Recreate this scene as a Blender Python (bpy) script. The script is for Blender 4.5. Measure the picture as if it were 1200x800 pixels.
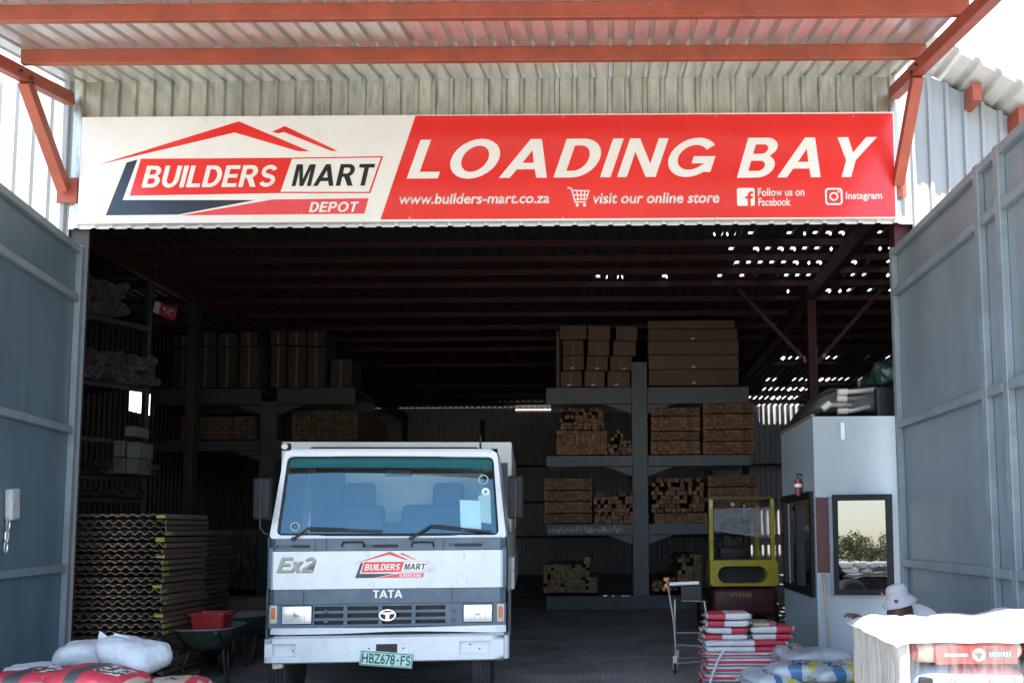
import bpy, bmesh, math, random
from mathutils import Vector, Matrix, noise as mnoise
R = math.radians
rnd = random.Random(7)
for _o in list(bpy.data.objects):
    bpy.data.objects.remove(_o)
S = bpy.context.scene
COL = S.collection

# ---------------------------------------------------------------- camera, sky, sun, exposure
F, PX, PY = 1100.0, 715.0, 519.0          # focal length and principal point, in pixels of a 1200 px wide frame
PITCH, ROLL = R(5.25), R(0.38)
CAM = Vector((0, 0, 1.6))
_f = Vector((0, math.cos(PITCH), math.sin(PITCH)))
_u0 = Vector((0, -math.sin(PITCH), math.cos(PITCH)))
_r = Vector((1, 0, 0)) * math.cos(ROLL) - _u0 * math.sin(ROLL)
_u = _u0 * math.cos(ROLL) + Vector((1, 0, 0)) * math.sin(ROLL)
cd = bpy.data.cameras.new('camera')
cd.sensor_width = 36
cd.lens = F * 36 / 1200
cd.shift_x = (600 - PX) / 1200
cd.shift_y = (PY - 400) / 1200
cd.clip_end = 600
co = bpy.data.objects.new('camera', cd)
COL.objects.link(co)
M4 = Matrix((_r, _u, -_f)).transposed().to_4x4()
M4.translation = CAM
co.matrix_world = M4
S.camera = co

SUN_EL, SUN_AZ = R(68), R(-2)              # sun high behind the camera, square to the front
sdir = Vector((math.sin(SUN_AZ) * math.cos(SUN_EL), -math.cos(SUN_AZ) * math.cos(SUN_EL), math.sin(SUN_EL)))
w = bpy.data.worlds.new('World')
S.world = w
w.use_nodes = True
nt = w.node_tree
sky = nt.nodes.new('ShaderNodeTexSky')
sky.sky_type = 'NISHITA'
sky.sun_disc = False
sky.sun_elevation = SUN_EL
sky.sun_rotation = math.pi - SUN_AZ
sky.air_density = 1.0
sky.dust_density = 1.0
sky.ozone_density = 1.0
# bright cloud, made up to whiten the half of the sky beyond the building
wtc = nt.nodes.new('ShaderNodeTexCoord')
wsx = nt.nodes.new('ShaderNodeSeparateXYZ')
nt.links.new(wtc.outputs['Generated'], wsx.inputs[0])
wnz = nt.nodes.new('ShaderNodeTexNoise')
wnz.inputs['Scale'].default_value = 2.2
wnz.inputs['Detail'].default_value = 6
nt.links.new(wtc.outputs['Generated'], wnz.inputs['Vector'])
wad = nt.nodes.new('ShaderNodeMath'); wad.operation = 'MULTIPLY_ADD'
wad.inputs[1].default_value = .8
nt.links.new(wsx.outputs['Y'], wad.inputs[0]); nt.links.new(wnz.outputs['Fac'], wad.inputs[2])
wmr = nt.nodes.new('ShaderNodeMapRange')
wmr.inputs['From Min'].default_value = .62; wmr.inputs['From Max'].default_value = .95
nt.links.new(wad.outputs[0], wmr.inputs['Value'])
wmx = nt.nodes.new('ShaderNodeMix'); wmx.data_type = 'RGBA'
wmx.inputs[7].default_value = (7.5, 7.6, 7.8, 1)
nt.links.new(wmr.outputs[0], wmx.inputs[0]); nt.links.new(sky.outputs[0], wmx.inputs[6])
nt.links.new(wmx.outputs[2], nt.nodes['Background'].inputs[0])
nt.nodes['Background'].inputs[1].default_value = 0.15
sl = bpy.data.lights.new('sun', 'SUN')
sl.energy = 4.5
sl.angle = R(0.5)
sl.color = (1, 0.96, 0.9)
so = bpy.data.objects.new('sun', sl)
COL.objects.link(so)
so.rotation_euler = sdir.to_track_quat('Z', 'Y').to_euler()
S.view_settings.view_transform = 'Standard'
S.view_settings.look = 'None'
S.view_settings.gamma = 1
S.view_settings.exposure = 2.0
S.cycles.max_bounces = 8
S.cycles.diffuse_bounces = 5
S.cycles.glossy_bounces = 4
S.cycles.transparent_max_bounces = 12
S.cycles.sample_clamp_indirect = 6


def at(x, y, Y):
    """point of the vertical plane at depth Y that the photograph shows at pixel (x, y) of its 1200 x 800"""
    d = _r * ((x - PX) / F) + _u * ((PY - y) / F) + _f
    return CAM + d * (Y / d.y)


# ---------------------------------------------------------------- helpers
MATS = {}


def mat(name, col, rough=.6, metal=0., var=.12, scale=5., stretch=(1, 1, 1), bump=0., bscale=None, dirt=None, dirt_amt=.5,
        dirt_scale=2., orand=0., island=0., spec=.5, coat=0., scuff=None, scuff_amt=.5, scuff_scale=3., scuff_stretch=(5, 5, .5)):
    """a procedural paint / metal / wood: base colour broken by noise, a dirt colour in blotches, per object and per piece variation"""
    if name in MATS:
        return MATS[name]
    m = bpy.data.materials.new(name)
    m.use_nodes = True
    N, L = m.node_tree.nodes, m.node_tree.links
    b = N['Principled BSDF']
    b.inputs['Roughness'].default_value = rough
    b.inputs['Metallic'].default_value = metal
    b.inputs['Specular IOR Level'].default_value = spec
    b.inputs['Coat Weight'].default_value = coat
    tc = N.new('ShaderNodeTexCoord')
    mp = N.new('ShaderNodeMapping')
    mp.inputs['Scale'].default_value = stretch
    L.new(tc.outputs['Object'], mp.inputs['Vector'])
    oi = N.new('ShaderNodeObjectInfo')
    ad = N.new('ShaderNodeVectorMath')
    L.new(mp.outputs[0], ad.inputs[0])
    cmb = N.new('ShaderNodeMath'); cmb.operation = 'MULTIPLY'; cmb.inputs[1].default_value = 37.
    L.new(oi.outputs['Random'], cmb.inputs[0])
    L.new(cmb.outputs[0], ad.inputs[1])
    nz = N.new('ShaderNodeTexNoise')
    nz.inputs['Scale'].default_value = scale
    nz.inputs['Detail'].default_value = 6
    nz.inputs['Roughness'].default_value = .65
    L.new(ad.outputs[0], nz.inputs['Vector'])
    rm = N.new('ShaderNodeMapRange')
    rm.inputs['From Min'].default_value = .3; rm.inputs['From Max'].default_value = .7
    rm.inputs['To Min'].default_value = 1 - var; rm.inputs['To Max'].default_value = 1 + var
    L.new(nz.outputs['Fac'], rm.inputs['Value'])
    fac = rm.outputs[0]
    for src, amt in ((oi.outputs['Random'], orand), (None, island)):
        if amt:
            if src is None:
                src = N.new('ShaderNodeNewGeometry').outputs['Random Per Island']
            r2 = N.new('ShaderNodeMapRange')
            r2.inputs['To Min'].default_value = 1 - amt; r2.inputs['To Max'].default_value = 1 + amt
            L.new(src, r2.inputs['Value'])
            mu = N.new('ShaderNodeMath'); mu.operation = 'MULTIPLY'
            L.new(fac, mu.inputs[0]); L.new(r2.outputs[0], mu.inputs[1])
            fac = mu.outputs[0]
    vm = N.new('ShaderNodeVectorMath'); vm.operation = 'SCALE'
    vm.inputs[0].default_value = col
    L.new(fac, vm.inputs['Scale'])
    out = vm.outputs[0]
    if dirt:
        n2 = N.new('ShaderNodeTexNoise')
        n2.inputs['Scale'].default_value = dirt_scale
        n2.inputs['Detail'].default_value = 8
        n2.inputs['Roughness'].default_value = .7
        L.new(ad.outputs[0], n2.inputs['Vector'])
        r3 = N.new('ShaderNodeMapRange')
        r3.inputs['From Min'].default_value = .5; r3.inputs['From Max'].default_value = .75
        r3.inputs['To Max'].default_value = dirt_amt
        L.new(n2.outputs['Fac'], r3.inputs['Value'])
        mx = N.new('ShaderNodeMix'); mx.data_type = 'RGBA'
        L.new(r3.outputs[0], mx.inputs[0]); L.new(out, mx.inputs[6])
        mx.inputs[7].default_value = (*dirt, 1)
        out = mx.outputs[2]
    if scuff:
        m4 = N.new('ShaderNodeMapping'); m4.inputs['Scale'].default_value = scuff_stretch
        L.new(ad.outputs[0], m4.inputs['Vector'])
        n4 = N.new('ShaderNodeTexNoise'); n4.inputs['Scale'].default_value = scuff_scale; n4.inputs['Detail'].default_value = 10; n4.inputs['Roughness'].default_value = .75
        L.new(m4.outputs[0], n4.inputs['Vector'])
        r5 = N.new('ShaderNodeMapRange'); r5.inputs['From Min'].default_value = .60; r5.inputs['From Max'].default_value = .70; r5.inputs['To Max'].default_value = scuff_amt
        L.new(n4.outputs['Fac'], r5.inputs['Value'])
        mx5 = N.new('ShaderNodeMix'); mx5.data_type = 'RGBA'
        L.new(r5.outputs[0], mx5.inputs[0]); L.new(out, mx5.inputs[6]); mx5.inputs[7].default_value = (*scuff, 1)
        out = mx5.outputs[2]
    L.new(out, b.inputs['Base Color'])
    r4 = N.new('ShaderNodeMapRange')
    r4.inputs['To Min'].default_value = max(0, rough - .12); r4.inputs['To Max'].default_value = min(1, rough + .12)
    L.new(nz.outputs['Fac'], r4.inputs['Value'])
    L.new(r4.outputs[0], b.inputs['Roughness'])
    if bump:
        n3 = nz
        if bscale:
            n3 = N.new('ShaderNodeTexNoise'); n3.inputs['Scale'].default_value = bscale; n3.inputs['Detail'].default_value = 4
            L.new(ad.outputs[0], n3.inputs['Vector'])
        bp = N.new('ShaderNodeBump'); bp.inputs['Strength'].default_value = bump; bp.inputs['Distance'].default_value = .02
        L.new(n3.outputs['Fac'], bp.inputs['Height']); L.new(bp.outputs[0], b.inputs['Normal'])
    MATS[name] = m
    return m


def glass(name, tint, ior=1.5, boost=0., rough=0., coat=(1, 1, 1)):
    """thin pane: Fresnel mix of a tinted transparent and a mirror reflection"""
    m = bpy.data.materials.new(name); m.use_nodes = True
    N, L = m.node_tree.nodes, m.node_tree.links
    N.remove(N['Principled BSDF'])
    t = N.new('ShaderNodeBsdfTransparent'); t.inputs[0].default_value = (*tint, 1)
    g = N.new('ShaderNodeBsdfGlossy'); g.inputs[0].default_value = (*coat, 1); g.inputs['Roughness'].default_value = rough
    fr = N.new('ShaderNodeFresnel'); fr.inputs[0].default_value = ior
    a = N.new('ShaderNodeMath'); a.inputs[1].default_value = boost; a.use_clamp = True
    L.new(fr.outputs[0], a.inputs[0])
    mx = N.new('ShaderNodeMixShader')
    L.new(a.outputs[0], mx.inputs[0]); L.new(t.outputs[0], mx.inputs[1]); L.new(g.outputs[0], mx.inputs[2])
    L.new(mx.outputs[0], N['Material Output'].inputs[0])
    MATS[name] = m
    return m


def film(name, opacity, col=(.8, .8, .8), rough=.25, stretch=(3, 3, 14)):
    """crinkled clear plastic film: part transparent, part pale and shiny"""
    m = bpy.data.materials.new(name); m.use_nodes = True
    N, L = m.node_tree.nodes, m.node_tree.links
    b = N['Principled BSDF']
    b.inputs['Base Color'].default_value = (*col, 1); b.inputs['Roughness'].default_value = rough
    tc = N.new('ShaderNodeTexCoord')
    mp = N.new('ShaderNodeMapping'); mp.inputs['Scale'].default_value = stretch
    L.new(tc.outputs['Object'], mp.inputs[0])
    nz = N.new('ShaderNodeTexNoise'); nz.inputs['Scale'].default_value = 2.2; nz.inputs['Detail'].default_value = 5
    nz.inputs['Distortion'].default_value = 1.5
    L.new(mp.outputs[0], nz.inputs['Vector'])
    rm = N.new('ShaderNodeMapRange'); rm.inputs['From Min'].default_value = .3; rm.inputs['From Max'].default_value = .7
    rm.inputs['To Min'].default_value = max(0, opacity - .18); rm.inputs['To Max'].default_value = min(1, opacity + .18)
    L.new(nz.outputs['Fac'], rm.inputs[0])
    bp = N.new('ShaderNodeBump'); bp.inputs['Strength'].default_value = .6; bp.inputs['Distance'].default_value = .03
    L.new(nz.outputs['Fac'], bp.inputs['Height']); L.new(bp.outputs[0], b.inputs['Normal'])
    t = N.new('ShaderNodeBsdfTransparent')
    mx = N.new('ShaderNodeMixShader')
    L.new(rm.outputs[0], mx.inputs[0]); L.new(t.outputs[0], mx.inputs[1]); L.new(b.outputs[0], mx.inputs[2])
    L.new(mx.outputs[0], N['Material Output'].inputs[0])
    MATS[name] = m
    return m


def tagit(o, label=None, cat=None, group=None, kind=None):
    if label: o['label'] = label
    if cat: o['category'] = cat
    if group: o['group'] = group
    if kind: o['kind'] = kind
    return o


def thing(name, label, cat, loc=(0, 0, 0), rz=0., group=None):
    o = bpy.data.objects.new(name, None)
    o.empty_display_size = .1
    COL.objects.link(o)
    o.location = loc
    o.rotation_euler = (0, 0, rz)
    return tagit(o, label, cat, group)


def obj(name, bm, m, parent=None, world=False, smooth=False, loc=None):
    """link a bmesh as ONE mesh object; world=True: the shape was drawn in world metres, move it into its thing's frame"""
    me = bpy.data.meshes.new(name)
    bmesh.ops.recalc_face_normals(bm, faces=bm.faces[:]) if smooth != 'raw' else None
    if world and parent is not None:
        p = parent
        off = Vector((0, 0, 0))
        while p is not None:
            off += Vector(p.location)
            p = p.parent
        bmesh.ops.translate(bm, verts=bm.verts[:], vec=-off)
    if smooth:
        for f in bm.faces: f.smooth = True
    bm.to_mesh(me)
    bm.free()
    o = bpy.data.objects.new(name, me)
    COL.objects.link(o)
    if m is not None:
        for mm in (m if isinstance(m, (list, tuple)) else [m]):
            me.materials.append(mm)
    if parent is not None: o.parent = parent
    if loc is not None: o.location = loc
    if smooth and smooth != 'raw' and smooth != 'all':
        try:
            me.set_sharp_from_angle(angle=R(40))
        except Exception:
            pass
    return o


def kids(o):
    return [c for c in bpy.data.objects if c.parent is o]


def copy_tree(o, loc=None, rz=None, label=None, group=None, parent=None):
    c = o.copy()
    COL.objects.link(c)
    if parent is not None: c.parent = parent
    for ch in kids(o):
        copy_tree(ch, parent=c)
    if loc is not None: c.location = loc
    if rz is not None: c.rotation_euler = (c.rotation_euler[0], c.rotation_euler[1], rz)
    if label: c['label'] = label
    if group: c['group'] = group
    return c


B = bmesh.new


def box(bm, x0, x1, y0, y1, z0, z1, bev=0., seg=2, rot=None):
    """box between two corners, edges optionally rounded, optionally turned by a matrix about its centre"""
    c = Vector(((x0 + x1) / 2, (y0 + y1) / 2, (z0 + z1) / 2))
    t = B() if (bev or rot is not None) else bm
    vs = bmesh.ops.create_cube(t, size=1)['verts']
    bmesh.ops.scale(t, vec=(abs(x1 - x0), abs(y1 - y0), abs(z1 - z0)), verts=vs)
    if t is bm:
        bmesh.ops.translate(t, vec=c, verts=vs)
        return
    if bev:
        bmesh.ops.bevel(t, geom=t.edges[:], offset=bev, segments=seg, affect='EDGES', profile=.5)
    if rot is not None:
        bmesh.ops.transform(t, matrix=rot.to_4x4(), verts=t.verts[:])
    bmesh.ops.translate(t, vec=c, verts=t.verts[:])
    merge(bm, t)


def merge(bm, t):
    me = bpy.data.meshes.new('tmp')
    t.to_mesh(me); t.free()
    bm.from_mesh(me)
    bpy.data.meshes.remove(me)


def rod(bm, p0, p1, r0, r1=None, n=10, caps=True):
    p0, p1 = Vector(p0), Vector(p1)
    d = p1 - p0
    if d.length < 1e-6: return
    q = d.to_track_quat('Z', 'Y').to_matrix().to_4x4()
    q.translation = (p0 + p1) / 2
    bmesh.ops.create_cone(bm, cap_ends=caps, segments=n, radius1=r0, radius2=r0 if r1 is None else r1, depth=d.length, matrix=q)


def beam(bm, p0, p1, w_, h_, up=(0, 0, 1)):
    """square section bar from p0 to p1"""
    p0, p1 = Vector(p0), Vector(p1)
    d = (p1 - p0).normalized()
    s = d.cross(Vector(up)).normalized()
    u = s.cross(d).normalized()
    vs = []
    for p in (p0, p1):
        for a, b in ((-1, -1), (1, -1), (1, 1), (-1, 1)):
            vs.append(bm.verts.new(p + s * (a * w_ / 2) + u * (b * h_ / 2)))
    for f in ((0, 1, 2, 3), (7, 6, 5, 4), (0, 4, 5, 1), (1, 5, 6, 2), (2, 6, 7, 3), (3, 7, 4, 0)):
        bm.faces.new([vs[i] for i in f])


def tube(bm, pts, r, n=8, closed=False):
    """round tube swept along points"""
    pts = [Vector(p) for p in pts]
    rings = []
    N_ = len(pts)
    prev = None
    for i, p in enumerate(pts):
        if closed:
            t = (pts[(i + 1) % N_] - pts[i - 1]).normalized()
        else:
            t = (pts[min(i + 1, N_ - 1)] - pts[max(i - 1, 0)]).normalized()
        if prev is None:
            a = t.orthogonal().normalized()
        else:
            a = (prev - t * prev.dot(t)).normalized()
        prev = a
        b = t.cross(a)
        rr = r[i] if isinstance(r, (list, tuple)) else r
        rings.append([bm.verts.new(p + a * (math.cos(2 * math.pi * k / n) * rr) + b * (math.sin(2 * math.pi * k / n) * rr)) for k in range(n)])
    for i in range(N_ if closed else N_ - 1):
        A, C = rings[i], rings[(i + 1) % N_]
        for k in range(n):
            bm.faces.new((A[k], A[(k + 1) % n], C[(k + 1) % n], C[k]))
    if not closed:
        bm.faces.new(rings[0][::-1]); bm.faces.new(rings[-1])


def lathe(bm, prof, axis='Y', n=28, c=(0, 0, 0)):
    """spin a (radius, offset) outline round an axis through c"""
    rings = []
    for r, h in prof:
        ring = []
        for k in range(n):
            a = 2 * math.pi * k / n
            x, y = r * math.cos(a), r * math.sin(a)
            p = {'Y': (x, h, y), 'Z': (x, y, h), 'X': (h, x, y)}[axis]
            ring.append(bm.verts.new(Vector(p) + Vector(c)))
        rings.append(ring)
    for A, C in zip(rings[:-1], rings[1:]):
        for k in range(n):
            bm.faces.new((A[k], A[(k + 1) % n], C[(k + 1) % n], C[k]))
    if prof[0][0] > 1e-5: bm.faces.new(rings[0][::-1])
    if prof[-1][0] > 1e-5: bm.faces.new(rings[-1])
    bmesh.ops.remove_doubles(bm, verts=[v for rg in rings for v in rg], dist=1e-6)


def plate(bm, poly, y, th=.004):
    """flat outline given as (x, z), front face at depth y, th thick behind it"""
    a = [bm.verts.new((p[0], y, p[1])) for p in poly]
    b = [bm.verts.new((p[0], y + th, p[1])) for p in poly]
    bm.faces.new(a); bm.faces.new(b[::-1])
    n = len(a)
    for i in range(n):
        bm.faces.new((a[i], b[i], b[(i + 1) % n], a[(i + 1) % n]))


def prism_x(bm, poly, x0, x1):
    """outline in (y, z) pulled from x0 to x1"""
    a = [bm.verts.new((x0, p[0], p[1])) for p in poly]
    b = [bm.verts.new((x1, p[0], p[1])) for p in poly]
    bm.faces.new(a); bm.faces.new(b[::-1])
    n = len(a)
    for i in range(n):
        bm.faces.new((a[i], b[i], b[(i + 1) % n], a[(i + 1) % n]))


def face_grid(bm, xs, zs, y, pocket=None, hole=None, depth=.03):
    """front sheet in the plane y cut along xs and zs; cells named in pocket are pressed in by depth, cells in hole left open"""
    V = {}

    def v(i, k, yy):
        if (i, k, yy) not in V: V[(i, k, yy)] = bm.verts.new((xs[i], yy, zs[k]))
        return V[(i, k, yy)]
    for i in range(len(xs) - 1):
        for k in range(len(zs) - 1):
            q = ((i, k), (i + 1, k), (i + 1, k + 1), (i, k + 1))
            if hole and (i, k) in hole: inn = 2
            elif pocket and (i, k) in pocket: inn = 1
            else: inn = 0
            if inn == 0:
                bm.faces.new([v(a, b, y) for a, b in q])
            else:
                if inn == 1: bm.faces.new([v(a, b, y + depth) for a, b in q])
                for j in range(4):
                    a, b = q[j], q[(j + 1) % 4]
                    mid = ((i, k - 1), (i + 1, k), (i, k + 1), (i - 1, k))[j]
                    if (pocket and mid in pocket) or (hole and mid in hole): continue
                    bm.faces.new((v(*a, y), v(*b, y), v(*b, y + depth), v(*a, y + depth)))


PITCH_IBR, RIB = .18, .036


def ibr_profile(u0, u1, pitch=PITCH_IBR, rib=RIB, top=.036, base=.062, phase=0.):
    pts = [(u0, 0.)]
    k = math.floor((u0 - phase) / pitch)
    while True:
        c = phase + k * pitch
        for du, h in ((-base / 2, 0), (-top / 2, rib), (top / 2, rib), (base / 2, 0)):
            u = c + du
            if u0 + 1e-4 < u < u1 - 1e-4: pts.append((u, h))
        k += 1
        if c > u1: break
    pts.append((u1, 0.))
    return pts


def ibr(bm, u0, u1, vs, fn, skip=None, **kw):
    """ribbed roofing sheet: fn(u, v, height) gives the point; skip(u, h0, h1, i) opens a hole in row i"""
    prof = ibr_profile(u0, u1, **kw)
    rows = [[bm.verts.new(fn(u, v, h)) for u, h in prof] for v in vs]
    for i in range(len(vs) - 1):
        for j in range(len(prof) - 1):
            if skip and skip((prof[j][0] + prof[j + 1][0]) / 2, prof[j][1], prof[j + 1][1], i): continue
            bm.faces.new((rows[i][j], rows[i][j + 1], rows[i + 1][j + 1], rows[i + 1][j]))


# ---------------------------------------------------------------- lettering: heavy grotesque capitals drawn as outlines
def _arc(cx, cy, rx, ry, a0, a1, n=14):
    return [(cx + rx * math.cos(R(a0 + (a1 - a0) * i / n)), cy + ry * math.sin(R(a0 + (a1 - a0) * i / n))) for i in range(n + 1)]


def _ribbon(sp, w_):
    n = len(sp)
    Lf, Rt = [], []
    for i in range(n):
        a = Vector(sp[max(i - 1, 0)]); b = Vector(sp[i]); c = Vector(sp[min(i + 1, n - 1)])
        t1 = (b - a).normalized() if i else (c - b).normalized()
        t2 = (c - b).normalized() if i < n - 1 else t1
        n1 = Vector((-t1.y, t1.x)); n2 = Vector((-t2.y, t2.x))
        m = (n1 + n2).normalized()
        k = w_ / max(.5, m.dot(n1))
        Lf.append(tuple(b + m * k)); Rt.append(tuple(b - m * k))
    return Lf + Rt[::-1]


GL = {
    'L': (.62, [[(0, 0), (.62, 0), (.62, .17), (.21, .17), (.21, 1), (0, 1)]]),
    'I': (.21, [[(0, 0), (.21, 0), (.21, 1), (0, 1)]]),
    'T': (.72, [[(.255, 0), (.465, 0), (.465, .83), (.72, .83), (.72, 1), (0, 1), (0, .83), (.255, .83)]]),
    'H': (.76, [[(0, 0), (.21, 0), (.21, .42), (.55, .42), (.55, 0), (.76, 0), (.76, 1), (.55, 1), (.55, .59), (.21, .59), (.21, 1), (0, 1)]]),
    'E': (.67, [[(0, 0), (.67, 0), (.67, .17), (.21, .17), (.21, .43), (.61, .43), (.61, .595), (.21, .595), (.21, .83), (.65, .83), (.65, 1), (0, 1)]]),
    'F': (.62, [[(0, 0), (.21, 0), (.21, .42), (.56, .42), (.56, .59), (.21, .59), (.21, .83), (.62, .83), (.62, 1), (0, 1)]]),
    'N': (.77, [[(0, 0), (.195, 0), (.195, .66), (.57, 0), (.77, 0), (.77, 1), (.575, 1), (.575, .34), (.2, 1), (0, 1)]]),
    'M': (.9, [[(0, 0), (.185, 0), (.185, .76), (.36, 0), (.54, 0), (.715, .76), (.715, 0), (.9, 0), (.9, 1), (.61, 1), (.45, .32), (.29, 1), (0, 1)]]),
    'A': (.96, [[(0, 0), (.215, 0), (.3, .22), (.66, .22), (.745, 0), (.96, 0), (.59, 1), (.37, 1)], [(.365, .385), (.48, .72), (.595, .385)]]),
    'Y': (.88, [[(.335, 0), (.545, 0), (.545, .42), (.88, 1), (.64, 1), (.44, .61), (.24, 1), (0, 1), (.335, .42)]]),
    'O': (.96, [_arc(.48, .5, .48, .515, 0, 345, 23), _arc(.48, .5, .265, .34, 0, 345, 23)]),
    'D': (.8, [[(0, 0)] + _arc(.36, .5, .44, .5, -90, 90) + [(0, 1)], [(.21, .17)] + _arc(.34, .5, .24, .33, -90, 90) + [(.21, .83)]]),
    'B': (.76, [[(0, 0)] + _arc(.44, .285, .32, .285, -90, 62) + _arc(.42, .755, .29, .245, -48, 90) + [(0, 1)],
                [(.21, .165)] + _arc(.42, .295, .125, .13, -90, 90, 8) + [(.21, .425)],
                [(.21, .59)] + _arc(.4, .715, .11, .12, -90, 90, 8) + [(.21, .835)]]),
    'P': (.72, [[(0, 0), (.21, 0), (.21, .375)] + _arc(.4, .6875, .32, .3125, -90, 90) + [(0, 1)], [(.21, .545)] + _arc(.38, .69, .12, .145, -90, 90, 8) + [(.21, .835)]]),
    'R': (.8, [[(0, 0), (.21, 0), (.21, .41), (.3, .41), (.55, 0), (.8, 0), (.56, .435)] + _arc(.42, .71, .31, .29, -55, 90) + [(0, 1)],
               [(.21, .565)] + _arc(.4, .7, .115, .135, -90, 90, 8) + [(.21, .835)]]),
    'U': (.76, [[(0, 1), (0, .38)] + _arc(.38, .38, .38, .395, 180, 360) + [(.76, 1), (.55, 1)] + _arc(.38, .38, .17, .22, 360, 180) + [(.21, 1)]]),
    'S': (.72, [_ribbon(_arc(.36, .715, .255, .205, 18, 268, 18) + _arc(.36, .29, .265, .205, 88, -160, 18), .09)]),
    'G': (.94, [_ribbon(_arc(.48, .5, .38, .415, 38, 318, 22) + [(.84, .215), (.84, .435), (.5, .435)], .092)]),
    '2': (.7, [_ribbon(_arc(.34, .7, .235, .205, 168, -35, 14) + [(.13, .16), (.13, .09), (.68, .09)], .09)]),
    'x': (.66, [[(0, 0), (.23, 0), (.33, .21), (.43, 0), (.66, 0), (.46, .37), (.64, .72), (.42, .72), (.33, .53), (.24, .72), (.02, .72), (.2, .37)]]),
}


def lettering(name, body, rect, y, m, parent, shear=0., bold=.03, th=.004, gap=.1, space=.36, tilt=None, local=None, label=None):
    """text filled into rect (x0, x1, z0, z1) facing -y at depth y"""
    cu = bpy.data.curves.new(name, 'CURVE' if all(c in GL or c == ' ' for c in body) else 'FONT')
    if cu.id_type == 'CURVE' and not isinstance(cu, bpy.types.TextCurve):
        cu.dimensions = '2D'; cu.fill_mode = 'BOTH'
        x = 0.
        for c in body:
            if c == ' ':
                x += space; continue
            wd, cs = GL[c]
            for poly in cs:
                sp = cu.splines.new('POLY')
                sp.points.add(len(poly) - 1)
                for p, q in zip(sp.points, poly): p.co = (x + q[0] + shear * q[1], q[1], 0, 1)
                sp.use_cyclic_u = True
            x += wd + gap
    else:
        cu.body = body; cu.shear = shear; cu.offset = bold; cu.resolution_u = 4
    o = bpy.data.objects.new(name, cu)
    COL.objects.link(o)
    dg = bpy.context.evaluated_depsgraph_get()
    me = bpy.data.meshes.new_from_object(o.evaluated_get(dg))
    bpy.data.objects.remove(o)
    bpy.data.curves.remove(cu)
    bm = B(); bm.from_mesh(me); bpy.data.meshes.remove(me)
    g = bmesh.ops.dissolve_limit(bm, angle_limit=R(.5), verts=bm.verts[:], edges=bm.edges[:])
    xs = [v.co.x for v in bm.verts]; zs = [v.co.y for v in bm.verts]
    a0, a1, b0, b1 = min(xs), max(xs), min(zs), max(zs)
    x0, x1, z0, z1 = rect
    for v in bm.verts:
        v.co = Vector((x0 + (v.co.x - a0) / (a1 - a0) * (x1 - x0), y, z0 + (v.co.y - b0) / (b1 - b0) * (z1 - z0)))
    bmesh.ops.recalc_face_normals(bm, faces=bm.faces[:])
    for f in bm.faces:
        if f.normal.y > 0: f.normal_flip()
    bmesh.ops.translate(bm, vec=(0, th, 0), verts=bm.verts[:])
    ex = bmesh.ops.extrude_face_region(bm, geom=bm.faces[:])
    bmesh.ops.translate(bm, vec=(0, -th, 0), verts=[e for e in ex['geom'] if isinstance(e, bmesh.types.BMVert)])
    if tilt:
        c = Vector(((x0 + x1) / 2, y, (z0 + z1) / 2)) if len(tilt) == 1 else Vector(tilt[1])
        bmesh.ops.rotate(bm, cent=c, matrix=Matrix.Rotation(tilt[0], 3, 'Y'), verts=bm.verts[:])
    o = obj(name, bm, m, parent, world=not local)
    if label: o['label'] = label
    return o


def ordinal(i, n):
    if n == 1: return 'only'
    if i == 0: return 'bottom'
    if i == n - 1: return 'top'
    return {1: 'second from bottom', 2: 'third from bottom', 3: 'fourth from bottom'}.get(i, 'middle')

# ---------------------------------------------------------------- materials
ZINC = mat('aged_zinc', (.52, .53, .46), rough=.36, metal=.8, var=.42, scale=3.2, stretch=(6, 1.2, 1.0), dirt=(.22, .22, .16), dirt_amt=.75, dirt_scale=1.6, scuff=(.16, .16, .12), scuff_amt=.7, scuff_scale=2.5, scuff_stretch=(9, 9, .7))
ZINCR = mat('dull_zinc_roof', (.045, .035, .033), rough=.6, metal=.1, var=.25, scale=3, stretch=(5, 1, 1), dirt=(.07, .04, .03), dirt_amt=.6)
ZINCC = mat('bright_zinc', (.70, .71, .69), rough=.33, metal=.7, var=.2, scale=2.6, stretch=(5, .8, 1), dirt=(.30, .28, .25), dirt_amt=.6, dirt_scale=1.3, scuff=(.25, .24, .21), scuff_amt=.6, scuff_scale=2.5, scuff_stretch=(9, .7, 9))
WHITE_WALL = mat('white_painted_sheet', (.30, .33, .345), rough=.5, var=.06, scale=3, stretch=(6, 1, .6), dirt=(.4, .41, .4), dirt_amt=.3)
REARZ = mat('rear_zinc', (.42, .42, .41), rough=.6, metal=.1, var=.3, scale=3, stretch=(7, 1, .5), dirt=(.2, .19, .17), dirt_amt=.5)
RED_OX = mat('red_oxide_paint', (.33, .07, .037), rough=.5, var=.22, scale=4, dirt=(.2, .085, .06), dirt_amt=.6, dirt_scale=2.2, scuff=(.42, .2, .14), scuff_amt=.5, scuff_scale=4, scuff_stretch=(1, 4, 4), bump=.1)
RED_OXD = mat('dimmed_red_oxide', (.05, .007, .007), rough=.6, var=.15, scale=4)  # red oxide darkened to put the interior gloom into the colour
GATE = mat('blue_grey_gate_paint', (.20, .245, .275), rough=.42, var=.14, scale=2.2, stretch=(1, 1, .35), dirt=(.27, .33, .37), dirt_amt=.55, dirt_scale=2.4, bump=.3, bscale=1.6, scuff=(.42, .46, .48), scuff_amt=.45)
GATE_SHADE = mat('shaded_gate_paint', (.11, .165, .20), rough=.42, var=.16, scale=2.2, stretch=(1, 1, .35), dirt=(.16, .23, .28), dirt_amt=.55, dirt_scale=2.4, bump=.3, bscale=1.6, scuff=(.42, .46, .48), scuff_amt=.45)  # same gate paint, shade of the left side put into the colour
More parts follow.
